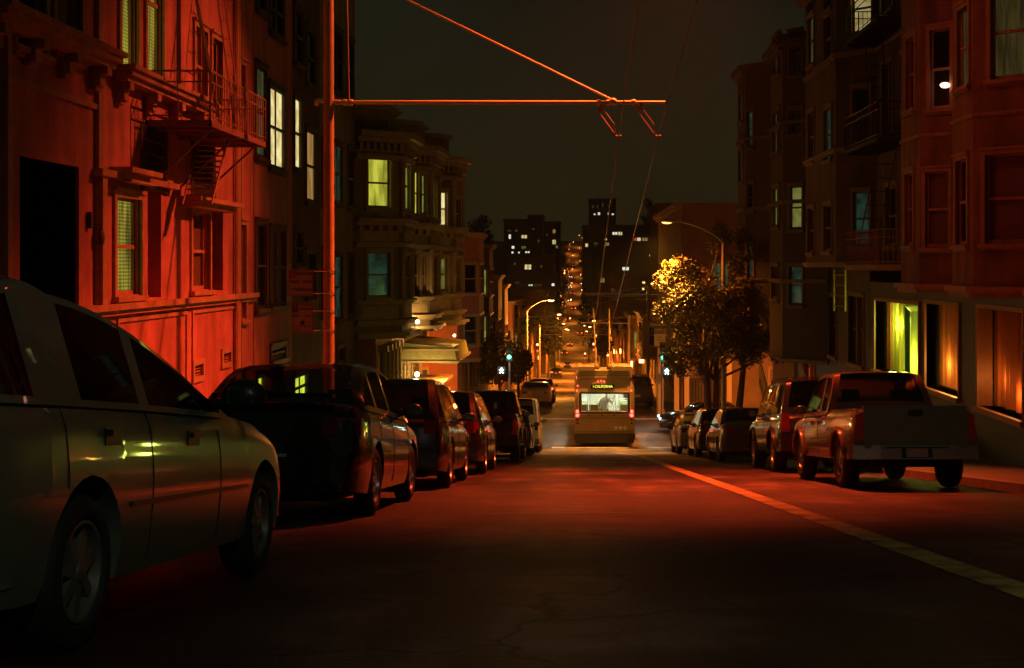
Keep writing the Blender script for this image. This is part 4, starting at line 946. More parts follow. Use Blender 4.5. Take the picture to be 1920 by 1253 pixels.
    if bed:
        t = zs(-hl + .2); b2 = MB(); tw_ = rearw - .13; b2.box(-tw_, tw_, -hl - .03, -hl + .02, .60, t + .03); b2.box(-tw_, tw_, -hl - .035, -hl - .03, t - .16, t - .12)
        tg = b2.build('tailgate', sp.get('gatem', paintm), root); h = MB(); h.box(-.10, .10, -hl - .05, -hl - .031, t - .10, t - .02); h.build('handle', PLAS, tg)
        h = MB()
        for a_, c_, d_, e_ in ((-tw_ + .08, tw_ - .08, t - .24, t - .225), (-tw_ + .08, tw_ - .08, .68, .695), (-tw_ + .08, -tw_ + .095, .695, t - .24), (tw_ - .095, tw_ - .08, .695, t - .24)): h.box(a_, c_, -hl - .038, -hl - .0305, d_, e_)
        h.box(-tw_, tw_, -hl - .045, -hl + .02, t + .0305, t + .045); h.build('pressed_panel', sp.get('gatem', paintm), tg)
        h = MB(); h.box(-.45, .45, -hl - .085, -hl - .046, sp['bumpz'] + .06, sp['bumpz'] + .075); h.box(-.22, .22, -hl - .0475, -hl - .0455, sp['bumpz'] - .08, sp['bumpz'] + .05); h.build('bumper_step', PLAS, root)
    if sp.get('arch'):
        for c in (yr, yf):
            for s_ in (1, -1):
                b2 = MB(); pts = []
                for k in range(15):
                    t = math.pi * (k / 14); y = c + (Ra + .02) * math.cos(t); z = r + (Ra + .02) * math.sin(t); z = max(z, sill + .02); pts.append((s_ * (side(y, z) + .012), y, z))
                b2.tube(pts, .035, 8); b2.build('wheel_arch', sp.get('archm', paintm), root, smooth=50)
    if sp.get('rack'):
        b2 = MB(); xr = rowsg[len(rowsg) // 2][3][0] - .08
        for s_ in (1, -1): b2.tube([(s_ * xr, y1 + .1, H + .01), (s_ * xr, y1 + .2, H + .09), (s_ * xr, y2 - .2, H + .09), (s_ * xr, y2 - .1, H + .01)], .016, 6)
        for k in (.25, .75): yy = y1 + (y2 - y1) * k; b2.tube([(-xr, yy, H + .09), (xr, yy, H + .09)], .014, 6)
        b2.build('roof_rack', PLAS, root)
    b2 = MB(); zu = max(.17, sill - .10); b2.box(-Wd * .30, Wd * .30, -hl + .35, hl - .4, zu, sill + .06); b2.tube([(-Wd * .4, yr, r), (Wd * .4, yr, r)], .05, 8); b2.ball((0, yr, r), .13)
    b2.tube([(.35, -hl + .02, sill + .01), (.35, -hl + .6, sill + .01)], .03, 8); b2.build('underbody', BLACK, root)
    tw_ = sp.get('tyre', .19)
    for y in (yr, yf):
        for s_ in (1, -1): wheel(root, s_ * (Wd / 2 - tw_ / 2 - .015), y, r, tw_, s_, sp.get('rim'), sp.get('spokes', 5), sp.get('rimr', .66))
    return root

OLV = paint('olive_silver_paint', (.125, .14, .098), .30); BLK = paint('black_paint', (.010, .010, .011), .2)
MAR = paint('maroon_paint', (.016, .005, .005), .25); CHMP = paint('champagne_paint', (.15, .115, .08), .2); GRNP = paint('dark_green_paint', (.02, .028, .02), .25)
SLV = paint('silver_paint', (.28, .26, .24), .3); WHTP = paint('cream_van_paint', (.70, .64, .48), .35); ORP = paint('sodium_lit_white_paint', (.62, .40, .2), .35); GRY = paint('grey_paint', (.06, .06, .062), .25)  # pale amber: the white coupe's paint carries the sodium light
RLAMP = mat('hub_cap', (.13, .13, .10), .45, metal=.3)

hatch = dict(L=4.75, W=1.74, H=1.46, r=.31, yr=-1.27, yf=1.42, deck=[(-2.4, .92), (-2.2, .99), (-.6, .98), (.7, .955), (1.3, .91), (1.95, .78), (2.4, .58)], green=(-2.3, -1.75, -1.3, .74), pillars=[(-1.72, -1.28), (-.62, -.50)], paint=OLV, rub=.55, handles=(-1.02, .05), mr=1.3, kf=.35, rc=.75, crown=.05, rim=RLAMP, spokes=7, tum=.34, ym=.62, f0=.03, f1=.05)
coupe = dict(L=4.5, W=1.76, H=1.56, r=.34, yr=-1.28, yf=1.35, deck=[(-2.25, 1.0), (-2.1, 1.09), (-.6, 1.04), (.9, 1.0), (1.8, .88), (2.25, .68)], green=(-1.85, -.95, .25, 1.2), pillars=[(-.25, -.14), (-1.15, -1.02)], paint=BLK, glass=CGLASS, spoiler=True, tail=(.66, .90, .34, .16), platez=.56, kr=.2, rc=.6, tum=.33, bumpz=.48, bumph=.13)
suv = dict(L=4.55, W=1.8, H=1.62, r=.35, yr=-1.35, yf=1.38, deck=[(-2.28, .92), (-2.2, 1.0), (0, .99), (1.1, .97), (1.9, .88), (2.28, .7)], green=(-2.2, -1.5, .2, 1.25), pillars=[(-1.35, -1.22), (-.3, -.2)], paint=MAR, tail=(.68, .9, .22, .2), platez=.66, kr=.16, rc=.55, tum=.33, bumpz=.48, bumph=.13, rb=.7)
pick = dict(L=5.1, W=1.82, H=1.78, r=.385, gap=.09, yr=-1.50, yf=1.68, sill=.42, deck=[(-2.55, 1.13), (-2.45, 1.16), (-.62, 1.16), (-.5, 1.12), (1.3, 1.10), (2.2, 1.02), (2.55, .86)], green=(-.60, -.35, .62, 1.42), pillars=[(-.02, .08)], bed=(-2.5, -.62), paint=CHMP, gatem=mat('greenish_lit_gate', (.17, .25, .18), .28, coat=1), tail=(.79, .90, .14, .36), tailm=mat('bright_tail_lens', (.5, .03, .02), .15, coat=.5), platez=.55, bumpz=.54, bumph=.10, bumpm=mat('dull_chrome', (.50, .47, .42), .25, metal=.8), kr=.03, kf=.15, tum=.24, rb=.75, po=.05, arch=True, tyre=.25, spokes=5, rimr=.56, handles=(-.05, .5), lift=.1)  # tailgate colour holds the greenish lamp's light, unlike the champagne body
big = dict(L=4.8, W=1.88, H=1.84, r=.39, gap=.09, yr=-1.42, yf=1.42, sill=.4, deck=[(-2.4, 1.08), (-2.3, 1.13), (0, 1.12), (1.1, 1.10), (2.0, 1.02), (2.4, .84)], green=(-2.3, -2.1, .45, 1.15), pillars=[(-1.35, -1.2), (-.32, -.2)], paint=GRNP, tail=(.80, 1.0, .16, .36), platez=.75, kr=.06, kf=.14, tum=.22, rb=.7, rack=True, arch=True, archm=PLAS, tyre=.26, bumpz=.56, bumph=.13, bumpm=PLAS, rimr=.58)
sedan = dict(L=4.5, W=1.74, H=1.42, r=.31, yr=-1.3, yf=1.33, deck=[(-2.25, .92), (-2.1, .99), (-1.3, .98), (.9, .94), (1.8, .82), (2.25, .64)], green=(-1.55, -.85, .2, 1.05), pillars=[(-.35, -.24)], paint=GRY, tail=(.64, .82, .3, .15), platez=.66, tum=.32)
van = dict(L=4.7, W=1.82, H=2.0, r=.33, yr=-1.4, yf=1.5, deck=[(-2.35, 1.12), (-2.3, 1.16), (1.2, 1.14), (1.9, 1.02), (2.35, .8)], green=(-2.3, -2.16, 1.0, 1.85), pillars=[(-1.9, -.75), (-.2, .1)], paint=WHTP, tail=(.78, .98, .13, .3), kr=.05, tum=.13, rb=.6, bumpm=CHROME, platez=.6)
def v_(spec, **k): d = dict(spec); d.update(k); return d
def park(name, label, cat, sp, xr, yrear, yaw=0, side='L', **k):
    """xr: street-side flank, yrear: distance of the tail; placed on its wheels"""
    hl = sp['L'] / 2; x = xr - sp['W'] / 2 if side == 'L' else xr + sp['W'] / 2; y = yrear + hl
    return car(name, label, cat, sp, (x, y, gz(y) + .008), yaw, **k)
park('parked_car', 'olive silver hatchback filling the lower left corner, nearest to the viewer', 'car', hatch, -1.93, 4.0, yaw=-1.2)
park('parked_car', 'black two door car with a boot spoiler, second in the left row', 'car', coupe, -2.02, 12.15, yaw=-.6)
park('parked_car', 'dark maroon estate car, third in the left row', 'car', suv, -1.86, 18.3)
park('parked_car', 'dark brown estate car half hidden in front of the maroon one', 'car', v_(suv, paint=paint('brown_paint', (.014, .008, .006), .2), H=1.6), -1.74, 24.1)
pb = park('pickup_truck', 'black pickup truck with a pale emblem on its tailgate in the left row', 'pickup truck', v_(pick, paint=BLK, gatem=BLK, H=1.92, bumpm=PLAS, deck=[(a, z + .1) for a, z in pick['deck']]), -1.50, 33.4)
b = MB()
for a in range(20):
    t = 2 * math.pi * a / 20; t2 = 2 * math.pi * (a + 1) / 20; q = lambda t, r_: (.0 + r_ * math.cos(t), -2.59, 1.02 + r_ * math.sin(t))
    if a not in (4, 9): b.quad(q(t, .10), q(t2, .10), q(t2, .13), q(t, .13))
b.box(-.05, .055, -2.592, -2.588, .99, 1.01); b.box(-.05, .055, -2.592, -2.588, 1.04, 1.06); b.box(-.008, .012, -2.592, -2.588, .95, 1.09); b.build('emblem', mat('emblem_silver', (.7, .72, .66), .3), pb)
park('parked_car', 'small grey car tucked between the black pickup and the cream van', 'car', v_(sedan, L=4.0, yr=-1.2, yf=1.2, deck=[(-2, .9), (-1.9, .97), (.8, .92), (1.6, .8), (2, .64)], green=(-1.75, -1.2, .2, 1.0), H=1.5), -1.40, 40.6)
park('parked_van', 'cream van with a square rear window, last in the left row', 'van', van, -1.32, 46.6)
park('pickup_truck', 'champagne crew pickup with its tailgate coloured as greenish lit, nearest vehicle on the right', 'pickup truck', pick, 3.95, 18.3, yaw=.6, side='R')
park('parked_suv', 'dark green off-road vehicle with a roof rack in front of the champagne pickup', 'suv', big, 4.02, 25.3, side='R')
park('parked_car', 'low grey saloon in the right row, next down from the off-roader', 'car', v_(sedan, paint=GRY), 3.80, 33.4, side='R')
park('parked_car', 'black estate car, second from the far end of the right row', 'car', v_(suv, paint=BLK, H=1.5), 3.70, 38.9, side='R')
park('parked_car', 'small silver car with red tail lamps at the far end of the right row', 'car', v_(sedan, paint=SLV, L=4.1, yr=-1.2, yf=1.25), 3.56, 44.6, side='R')
oc = park('parked_car', 'pale amber lit coupe parked beyond the intersection on the left', 'car', v_(sedan, paint=ORP, H=1.36, W=1.9), -1.45, 75.6)
park('parked_car', 'dark car with glowing red tail lamps just past the amber lit coupe', 'car', v_(suv, paint=BLK, tailm=TAILON, H=1.5), -1.35, 82)
park('parked_suv', 'dark boxy vehicle parked beyond the intersection just right of the bus', 'suv', v_(big, paint=GRY), 2.62, 74, side='R', detail=False)
car('moving_car', 'dark car with bluish headlights entering the intersection from the right', 'car', v_(sedan, paint=BLK, headm=mat('blue_head', (.8, .9, 1), emit=(.5, .75, 1), es=6)), (6.15, 60.3, gz(60.3) + .008), yaw=90, pitch=0, detail=False)
# distant traffic: one of each kind, then copies
fc = car('distant_car', 'tiny car with lit red tail lamps driving away, lowest on the far road', 'car', v_(sedan, paint=BLK, tailm=TAILON), (-1.9, 288, gz(288)), detail=False, group='cars driving away on the far road', pitch=-.04)
fm = {}
for c in bpy.data.objects:
    if c.parent: fm.setdefault(c.parent, []).append(c)
copy_tree(fc, loc=(-1.0, 520, gz(520)), rot=(.085, 0, 0), label='tiny car with bright red tail lamps climbing the far hill', _map=fm)
for x, y, p_ in ((-3.1, 200, -.07), (3.2, 240, -.05), (-1.8, 380, 0), (1.2, 420, .04), (-3.1, 350, 0), (-1.6, 600, .09), (3.3, 540, .08), (3.3, 620, .09), (-1.4, 690, .09), (3.3, 720, .09), (-1.2, 780, .1), (3.3, 800, .1)):
    copy_tree(fc, loc=(x, y, gz(y)), rot=(p_, 0, 0), label='tiny car with red tail lamps further along the far road', _map=fm)
copy_tree(fc, loc=(-3.0, 470, gz(470)), rot=(.06, 0, 0), label='tiny car with red tail lamps at the foot of the far hill', _map=fm)
hc = car('oncoming_car', 'tiny car with white headlights parked facing uphill on the far left kerb', 'car', v_(sedan, paint=GRY, headm=HEADON), (-2.9, 560, gz(560)), yaw=180, detail=False, group='cars standing along the far hill', pitch=-.09)
fm = {}
for c in bpy.data.objects:
    if c.parent: fm.setdefault(c.parent, []).append(c)
for k, (x, y) in enumerate(((-2.9, 640), (-2.9, 700), (3.3, 590), (3.3, 660), (3.3, 450), (3.3, 400))):
    copy_tree(hc, loc=(x, y, gz(y)), rot=(-.1 if y > 420 else 0, 0, math.pi), label='tiny car with white headlights on the far climb', _map=fm)
hc['label'] = 'tiny car with white headlights on the far climb'
# ---------------------------------------------------------------- trolleybus
BUSP = mat('bus_cream_paint', (.44, .32, .20), .4, var=.12, scale=2, coat=.4); BUSD = mat('bus_skirt', (.02, .02, .025), .45)
bx0, bx1, by0, by1 = -.06, 2.44, 53.3, 65.0; bz = gz(55) + .01
bus = empty('trolleybus', ((bx0 + bx1) / 2, by0, bz), 'cream and orange trolleybus seen from behind in the intersection, lit inside', 'bus')
B = lambda x, y, z: (bx0 + x, by0 + y, bz + z)
BW = bx1 - bx0
def bb(b, x0, x1, y0, y1, z0, z1): b.box(bx0 + x0, bx0 + x1, by0 + y0, by0 + y1, bz + z0, bz + z1)
b = MB(); Lb = by1 - by0
prof = [(.0, .42), (.0, 2.45), (.04, 2.68), (.14, 2.83), (.32, 2.90), (BW / 2, 2.95), (BW - .32, 2.90), (BW - .14, 2.83), (BW - .04, 2.68), (BW, 2.45), (BW, .42)]
wz0, wz1, wx0, wx1 = 1.60, 2.28, .30, BW - .30
sl = lambda z: max(0, z - 1.2) * .10
for (xa, za), (xb, zb_) in zip(prof, prof[1:]):
    if za == zb_ == .42: continue
    n = 1
    side_wall = (xa == xb)
    if side_wall:
        for c, d in ((za, 1.35) if za < zb_ else (zb_, 1.35), (2.2, 2.45)):
            b.quad(B(xa, sl(c), c), B(xa, Lb, c), B(xa, Lb, d), B(xa, sl(d), d))
        for k in range(9): y = k * Lb / 8; b.quad(B(xa, max(y - .08, sl(1.35)), 1.35), B(xa, min(y + .08, Lb) if k else .45, 1.35), B(xa, min(y + .08, Lb) if k else .45, 2.2), B(xa, max(y - .08, sl(2.2)), 2.2))
    else: b.quad(B(xa, sl(za), za), B(xb, sl(zb_), zb_), B(xb, Lb, zb_), B(xa, Lb, za))
def xr_at(z):
    for (xa, za), (xb, zb_) in zip(prof[:6], prof[1:6]):
        if min(za, zb_) <= z <= max(za, zb_) and za != zb_: return xa + (xb - xa) * (z - za) / (zb_ - za)
    return 0
zl = [.42, .9, 1.2, wz0, 1.9, wz1, 2.36, 2.45, 2.68, 2.83, 2.90]
for c, d in zip(zl, zl[1:]):
    segs = [(xr_at(c), xr_at(d), BW - xr_at(c), BW - xr_at(d))]
    if wz0 <= c and d <= wz1: segs = [(xr_at(c), xr_at(d), wx0, wx0), (wx1, wx1, BW - xr_at(c), BW - xr_at(d))]
    for (a0, a1, e0, e1) in segs: b.quad(B(a0, sl(c), c), B(e0, sl(c), c), B(e1, sl(d), d), B(a1, sl(d), d))
b.quad(B(.32, sl(2.9), 2.9), B(BW - .32, sl(2.9), 2.9), B(BW / 2, sl(2.9), 2.95))
b.quad(*[B(x, Lb, z) for x, z in prof]); b.quad(B(0, 0, .42), B(BW, 0, .42), B(BW, Lb, .42), B(0, Lb, .42))
b.build('body', BUSP, bus)
b = MB(); q = [(wx0 - .06, wz0 - .07), (wx1 + .06, wz0 - .07), (wx1 + .06, wz1 + .06), (wx0 - .06, wz1 + .06)]
for (x0, z0), (x1, z1) in zip(q, q[1:] + q[:1]): b.tube([B(x0, sl(z0) - .01, z0), B(x1, sl(z1) - .01, z1)], .045, 8)
b.build('window_frame', PLAS, bus, smooth=50)
b = MB(); q = [(wx0 - .13, wz0 - .05), (wx0 - .08, wz0 - .13), (wx0 + .05, wz0 - .16), (wx1 - .05, wz0 - .16), (wx1 + .08, wz0 - .13), (wx1 + .13, wz0 - .05), (wx1 + .13, wz1 + .02)]
b.tube([B(wx0 - .13, sl(wz1) - .02, wz1 + .02)] + [B(x, sl(z) - .02, z) for x, z in q], .018, 6); b.build('window_trim', mat('bus_trim', (.75, .55, .35), .3), bus)
b = MB(); b.quad(B(wx0, sl(wz0) + .02, wz0), B(wx1, sl(wz0) + .02, wz0), B(wx1, sl(wz1) + .02, wz1), B(wx0, sl(wz1) + .02, wz1)); b.build('rear_window', CLEAR, bus)
for xs in (.001, BW - .001):
    for k in range(8):
        y = k * Lb / 8; b = MB(); b.quad(B(xs, max(y + .08, .45), 1.35), B(xs, y + Lb / 8 - .08, 1.35), B(xs, y + Lb / 8 - .08, 2.2), B(xs, max(y + .08, .45), 2.2)); b.build('side_window', CLEAR, bus)
b = MB(); bb(b, .10, BW - .10, .15, 8.2, 2.93, 3.0); bb(b, .14, .86, .12, 3, 3.0, 3.42); bb(b, 1.52, BW - .10, .12, 3, 3.0, 3.42); bb(b, .86, 1.52, .2, 3, 3.0, 3.26)
ro = b.build('roof_housing', BUSP, bus)
b = MB()
for z in (3.05, 3.14, 3.22): bb(b, .2, BW - .2, .105, .12, z, z + .02)
b.build('roof_grille', BUSD, ro)
b = MB(); bb(b, -.02, BW + .02, -.10, .3, .40, .62); bb(b, 0, BW, -.12, -.08, .60, .66); b.build('rear_bumper', BUSD, bus)
b = MB(); bb(b, .02, BW - .02, .1, Lb, .24, .45); b.build('skirt', BUSD, bus)
for z, m, r_ in ((1.56, TAILON, .06), (1.40, TAILON, .065), (1.22, TAIL, .05), (1.08, TAIL, .045)):
    for x in (.12, BW - .12): b = MB(); b.tube([B(x, sl(z) + .02, z), B(x, sl(z) - .035, z)], r_, 14); b.build('tail_light', m, bus)
for x, z in ((.13, 2.62), (.10, 2.42), (BW - .13, 2.42), (.98, 2.80), (1.11, 2.82), (1.24, 2.80)):
    b = MB(); b.tube([B(x, sl(z) + .03, z), B(x, sl(z) - .03, z)], .028, 10); b.build('marker_light', TAILON, bus)
for x in (.62, 1.14, 1.66): b = MB(); b.tube([B(x, .06, 1.40), B(x, .0, 1.40)], .035, 10); b.build('vent', BUSD, bus)
b = MB(); bb(b, .08, BW - .08, -.012, .02, .72, .735); bb(b, .08, BW - .08, -.002, .03, 1.285, 1.297); b.build('panel_gap', BUSD, bus)
b = MB(); bb(b, .68, 1.66, .09, .2, 2.50, 2.68); sg = b.build('destination_sign', PLAS, bus)
text('1-CALIFORNIA', .15, mat('sign_led', (.8, .8, .1), emit=(.85, .95, .08), es=1.8), sg, B(1.17, .083, 2.59), name='lettering', sx=.86)
b = MB()
for k in range(3):
    x = 1.72 + .19 * k; b.quad(B(x - .09, -.013, .90), B(x, -.013, .78), B(x + .09, -.013, .90), B(x, -.013, .98))
b.build('emblem', mat('bus_emblem', (.8, .7, .55), .4), bus)
# trolley poles
for x, wx in ((.92, .78), (1.48, 1.5)):
    b = MB(); yt = 60.5; b.tube([B(x, 1.0, 3.38), Vector((wx, 57.6, gz(57.6) + 5.9))], .035, 8); b.ball(B(x, 1.0, 3.36), .14); b.build('trolley_pole', mat('pole_paint', (.10, .07, .04), .5), bus)
# inside: floor, lamps, seats, grab poles, rider
b = MB(); bb(b, .04, BW - .04, .15, Lb - .05, .86, .9); b.build('floor', mat('bus_floor', (.2, .22, .2), .7), bus)
b = MB(); bb(b, .06, BW - .06, .3, Lb - .1, 2.62, 2.66); b.build('ceiling', mat('bus_ceiling', (.75, .78, .7), .6), bus)
for x in (.3, BW - .4):
    b = MB(); bb(b, x, x + .12, .5, Lb - .4, 2.56, 2.60)
    b.build('ceiling_light', mat('bus_tube', (1, 1, 1), emit=(.9, 1, .82), es=45), bus)
b = MB(); bb(b, .06, BW - .06, Lb - .2, Lb - .1, .9, 2.6); b.build('bulkhead', mat('bus_wall', (.55, .6, .5), .6), bus)
for k, (x, y) in enumerate(((.12, .6), (.62, .6), (1.9, .75), (.12, 2.0), (1.95, 2.0), (.12, 3.2), (1.95, 3.2))):
    b = MB(); bb(b, x, x + .44, y, y + .42, 1.25, 1.33); bb(b, x, x + .44, y, y + .07, 1.33, 1.80); o = b.build('seat', mat('bus_seat', (.32, .36, .12), .6), bus)
    b = MB(); b.tube([B(x + .02, y, 1.3), B(x + .06, y - .01, 1.86), B(x + .38, y - .01, 1.86), B(x + .42, y, 1.3)], .018, 6); b.build('grab_handle', mat('white_rail', (.8, .85, .8), .3), o)
for (x, y) in ((.62, 1.2), (1.75, 1.0), (.5, 2.6), (1.85, 2.6), (1.6, 1.9)):
    b = MB(); b.tube([B(x, y, .9), B(x, y, 2.6)], .02, 6); b.build('grab_pole', mat('white_rail', (.8, .85, .8), .3), bus)
b = MB()
for x in (.55, 1.8): b.tube([B(x, .4, 2.3), B(x, Lb - .5, 2.3)], .018, 6)
b.build('grab_rail', mat('white_rail', (.8, .85, .8), .3), bus)

# rider (one continuous skinned body, coat and hair on top)
def person_in_bus():
    px_, py_, pz_ = bx0 + 1.25, by0 + .95, bz + .62
    J = [((0, 0, .92), .15), ((.02, 0, 1.15), .145), ((.05, 0, 1.36), .15), ((.09, 0, 1.47), .065), ((.12, .02, 1.56), .075), ((.13, .03, 1.66), .09), ((.13, .03, 1.74), .06),
         ((-.11, 0, .88), .10), ((-.12, .02, .48), .065), ((-.12, -.02, .08), .045), ((-.12, .12, .03), .04),
         ((.11, 0, .88), .10), ((.12, .03, .48), .065), ((.12, 0, .08), .045), ((.12, .14, .03), .04),
         ((-.13, 0, 1.37), .075), ((-.22, .03, 1.13), .055), ((-.08, .16, 1.02), .042), ((.02, .2, 1.03), .035),
         ((.22, 0, 1.37), .075), ((.36, .08, 1.2), .055), ((.47, .14, 1.40), .042), ((.50, .15, 1.47), .034)]
    E = [(0, 1), (1, 2), (2, 3), (3, 4), (4, 5), (5, 6), (0, 7), (7, 8), (8, 9), (9, 10), (0, 11), (11, 12), (12, 13), (13, 14), (2, 15), (15, 16), (16, 17), (17, 18), (2, 19), (19, 20), (20, 21), (21, 22)]
    def skin(name, J, E, m, parent, rt=0):
        me = bpy.data.meshes.new(name); me.from_pydata([j[0] for j in J], E, []); o = bpy.data.objects.new(name, me); COL.objects.link(o)
        md = o.modifiers.new('s', 'SKIN'); md.use_smooth_shade = True
        for i, j in enumerate(J): me.skin_vertices[0].data[i].radius = (j[1], j[1] * .85)
        me.skin_vertices[0].data[rt].use_root = True
        sb = o.modifiers.new('d', 'SUBSURF'); sb.levels = 2; sb.render_levels = 2
        bpy.context.view_layer.update()
        m2 = bpy.data.meshes.new_from_object(o.evaluated_get(bpy.context.evaluated_depsgraph_get())); bpy.data.objects.remove(o)
        m2.materials.clear(); m2.materials.append(m); r = bpy.data.objects.new(name, m2); COL.objects.link(r)
        if parent: r.parent = parent
        return r
    root = empty('person', (px_, py_, pz_), 'rider in a pale coat standing and holding a rail inside the lit bus', 'person', world=False, rot=(0, 0, R(10)))
    SK = mat('skin', (.45, .28, .2), .5)
    # fingers are short chains rooted in the palms
    Jb, Eb = list(J), list(E)
    for h, dirv in ((18, Vector((.6, .5, .3))), (22, Vector((.15, .3, .9)))):
        base = Vector(J[h][0]); dirv.normalize(); sd = dirv.cross(Vector((0, 0, 1))).normalized()
        for k in range(5):
            i = len(Jb); off = sd * (k - 1.8) * .018; l_ = (.05, .068, .074, .068, .055)[k]
            Jb += [(tuple(base + off + dirv * .03), .012), (tuple(base + off * 1.15 + dirv * (.03 + l_ * .6)), .009), (tuple(base + off * 1.15 + dirv * (.03 + l_ * .85) + Vector((0, .02, -.02))), .008)]
            Eb += [(h, i), (i, i + 1), (i + 1, i + 2)]
    skin('body', Jb, Eb, SK, root)
    Cj = [((0, 0, .50), .20), ((0, 0, .9), .19), ((.02, 0, 1.15), .175), ((.05, 0, 1.36), .175), ((.07, 0, 1.44), .11), ((-.14, 0, 1.36), .095), ((-.23, .03, 1.13), .075), ((-.1, .15, 1.03), .06), ((.22, 0, 1.36), .095), ((.36, .08, 1.2), .075), ((.46, .135, 1.37), .058)]
    skin('coat', Cj, [(0, 1), (1, 2), (2, 3), (3, 4), (3, 5), (5, 6), (6, 7), (3, 8), (8, 9), (9, 10)], mat('pale_coat', (.62, .62, .5), .8), root, 1)
    Tj = [((0, 0, .86), .155), ((-.11, 0, .84), .115), ((-.12, .02, .48), .08), ((-.12, -.02, .1), .065), ((.11, 0, .84), .115), ((.12, .03, .48), .08), ((.12, 0, .1), .065)]
    skin('trousers', Tj, [(0, 1), (1, 2), (2, 3), (0, 4), (4, 5), (5, 6)], mat('dark_trousers', (.04, .04, .05), .8), root)
    h = MB(); h.ball((.13, .0, 1.70), .112, 14, 10, sx=.95, sy=1.0, sz=1.0); ho = h.build('hair', mat('brown_hair', (.12, .06, .035), .6), root, smooth=60)
    f = MB(); f.ball((.13, .125, 1.64), .017, 8, 6)
    for s_ in (-1, 1): f.ball((.13 + s_ * .035, .108, 1.675), .010, 8, 6, m=1)
    f.box(.108, .152, .112, .122, 1.598, 1.606, m=2); f.build('face', [SK, BLACK, mat('lips', (.3, .1, .08), .5)], root)
person_in_bus()
bus.rotation_euler = (R(-1.7), 0, 0)

# ---------------------------------------------------------------- overhead wires, trolley poles
def wire(name, pts, r, m, label, cat='wire', group=None):
    b = MB(); b.tube(pts, r, 6); o = b.build(name, m, origin=pts[0]); return tag(o, label, cat, group)
WIREM = mat('copper_wire', (.25, .2, .12), .35, metal=.8)
HW = 6.85
for x, nm in ((.78, 'left'), (1.5, 'right')):
    pts = []
    for y in [-6, 0, 6, 12, 18, 23.3, 28, 34, 40, 46, 52, 60, 70, 85, 100, 120, 150, 190, 240, 300]:
        pts.append((x, y, gz(y) + HW - .62 - (.9 * min(1, max(0, (y - 23) / 27)))))
    wire('overhead_wire', pts, .013, WIREM, f'{nm} wire of the pair of overhead trolley wires running down the street')
SPOLE = mat('pole_rust_paint', (.45, .34, .17), .5, var=.2, scale=3)
tp = empty('trolley_pole', (-4.5, 23.3, gz(23.3)), 'tall red lit steel pole with parking signs and a long horizontal arm', 'pole')
b = MB(); b.tube([(-4.5, 23.3, gz(23.3)), (-4.5, 23.3, 6.2)], [.105, .09], 20); b.tube([(-4.5, 23.3, gz(23.3)), (-4.5, 23.3, gz(23.3) + .35)], .17, 16); b.build('post', SPOLE, tp, smooth=40)
b = MB(); b.tube([(-4.35, 23.3, 2.99), (1.05, 23.3, 2.985)], .036, 12); b.tube([(1.05, 23.3, 2.985), (1.62, 23.3, 2.985)], .030, 12)
b.tube([(-4.70, 23.3, 3.02), (-4.3, 23.3, 2.99)], .045, 10)
for x in (-4.72, -4.2, -4.1, .42, .58, 1.05): b.tube([(x - .03, 23.3, 2.985), (x + .03, 23.3, 2.985)], .06, 10)
ARMM = mat('arm_paint', (.75, .85, .40), .4)
b.build('arm', ARMM, tp, smooth=40)
b = MB(); b.tube([(-4.5, 23.3, 5.55), (.68, 23.3, 3.02)], .020, 8); b.ball((.68, 23.3, 3.0), .07); b.build('stay_rod', ARMM, tp, smooth=60)
b = MB(); b.tube([(-4.18, 23.25, 6.0), (-4.12, 23.25, 3.02)], .012, 6); b.build('cable', STEEL, tp)
for xh in (.45, 1.17):
    b = MB(); b.tube([(xh, 23.3, 2.98), (xh, 23.3, 2.88)], .04, 8); b.tube([(xh - .05, 23.3, 2.87), (xh + .05, 23.3, 2.87)], .035, 8)
    for o in (0, .12): b.tube([(xh - .06 + o, 23.3, 2.85), (xh + .12 + o, 23.3, 2.6), (xh + .28, 23.3, 2.4 - .02)], .010, 5)
    b.tube([(xh + .22, 23.3, 2.38), (xh + .38, 23.3, 2.38)], .02, 6); b.build('insulator', DSTEEL if False else STEEL, tp)
def sign_board(root, x0, x1, z0, z1, y, m, edge):
    b = MB(); b.box(x0, x1, y - .012, y, z0, z1); o = b.build('sign_plate', m, root)
    b = MB()
    for a, c, d, e_ in ((x0 + .012, x1 - .012, z0 + .012, z0 + .02), (x0 + .012, x1 - .012, z1 - .02, z1 - .012), (x0 + .012, x0 + .02, z0 + .02, z1 - .02), (x1 - .02, x1 - .012, z0 + .02, z1 - .02)): b.box(a, c, y - .016, y - .0115, d, e_)
    b.build('border', edge, o); return o
SGN = mat('sign_white', (.30, .34, .30), .5); INK = mat('sign_ink', (.03, .02, .02), .6); INKR = mat('sign_red', (.25, .03, .03), .6)
ps = empty('parking_sign', (-4.98, 23.2, -.3), 'square no parking sign with a red box, upper of the two on the tall pole', 'sign')
o = sign_board(ps, -5.2, -4.75, -.53, -.05, 23.16, SGN, INK)
b = MB(); b.box(-5.17, -5.06, 23.142, 23.147, -.21, -.08); b.build('symbol_box', INKR, o)
text('NO', .075, SGN, o, (-5.115, 23.138, -.145)); text('PARKING', .075, INK, o, (-4.91, 23.142, -.13)); text('7AM', .08, INK, o, (-5.09, 23.142, -.28)); text('9AM', .08, INK, o, (-4.86, 23.142, -.28)); text('MONDAY', .085, INK, o, (-4.96, 23.142, -.42))
ps2 = empty('parking_sign', (-4.98, 23.2, -.9), 'tall two hour parking sign, lower of the two on the tall pole', 'sign')
o = sign_board(ps2, -5.14, -4.75, -1.21, -.63, 23.16, SGN, INK)
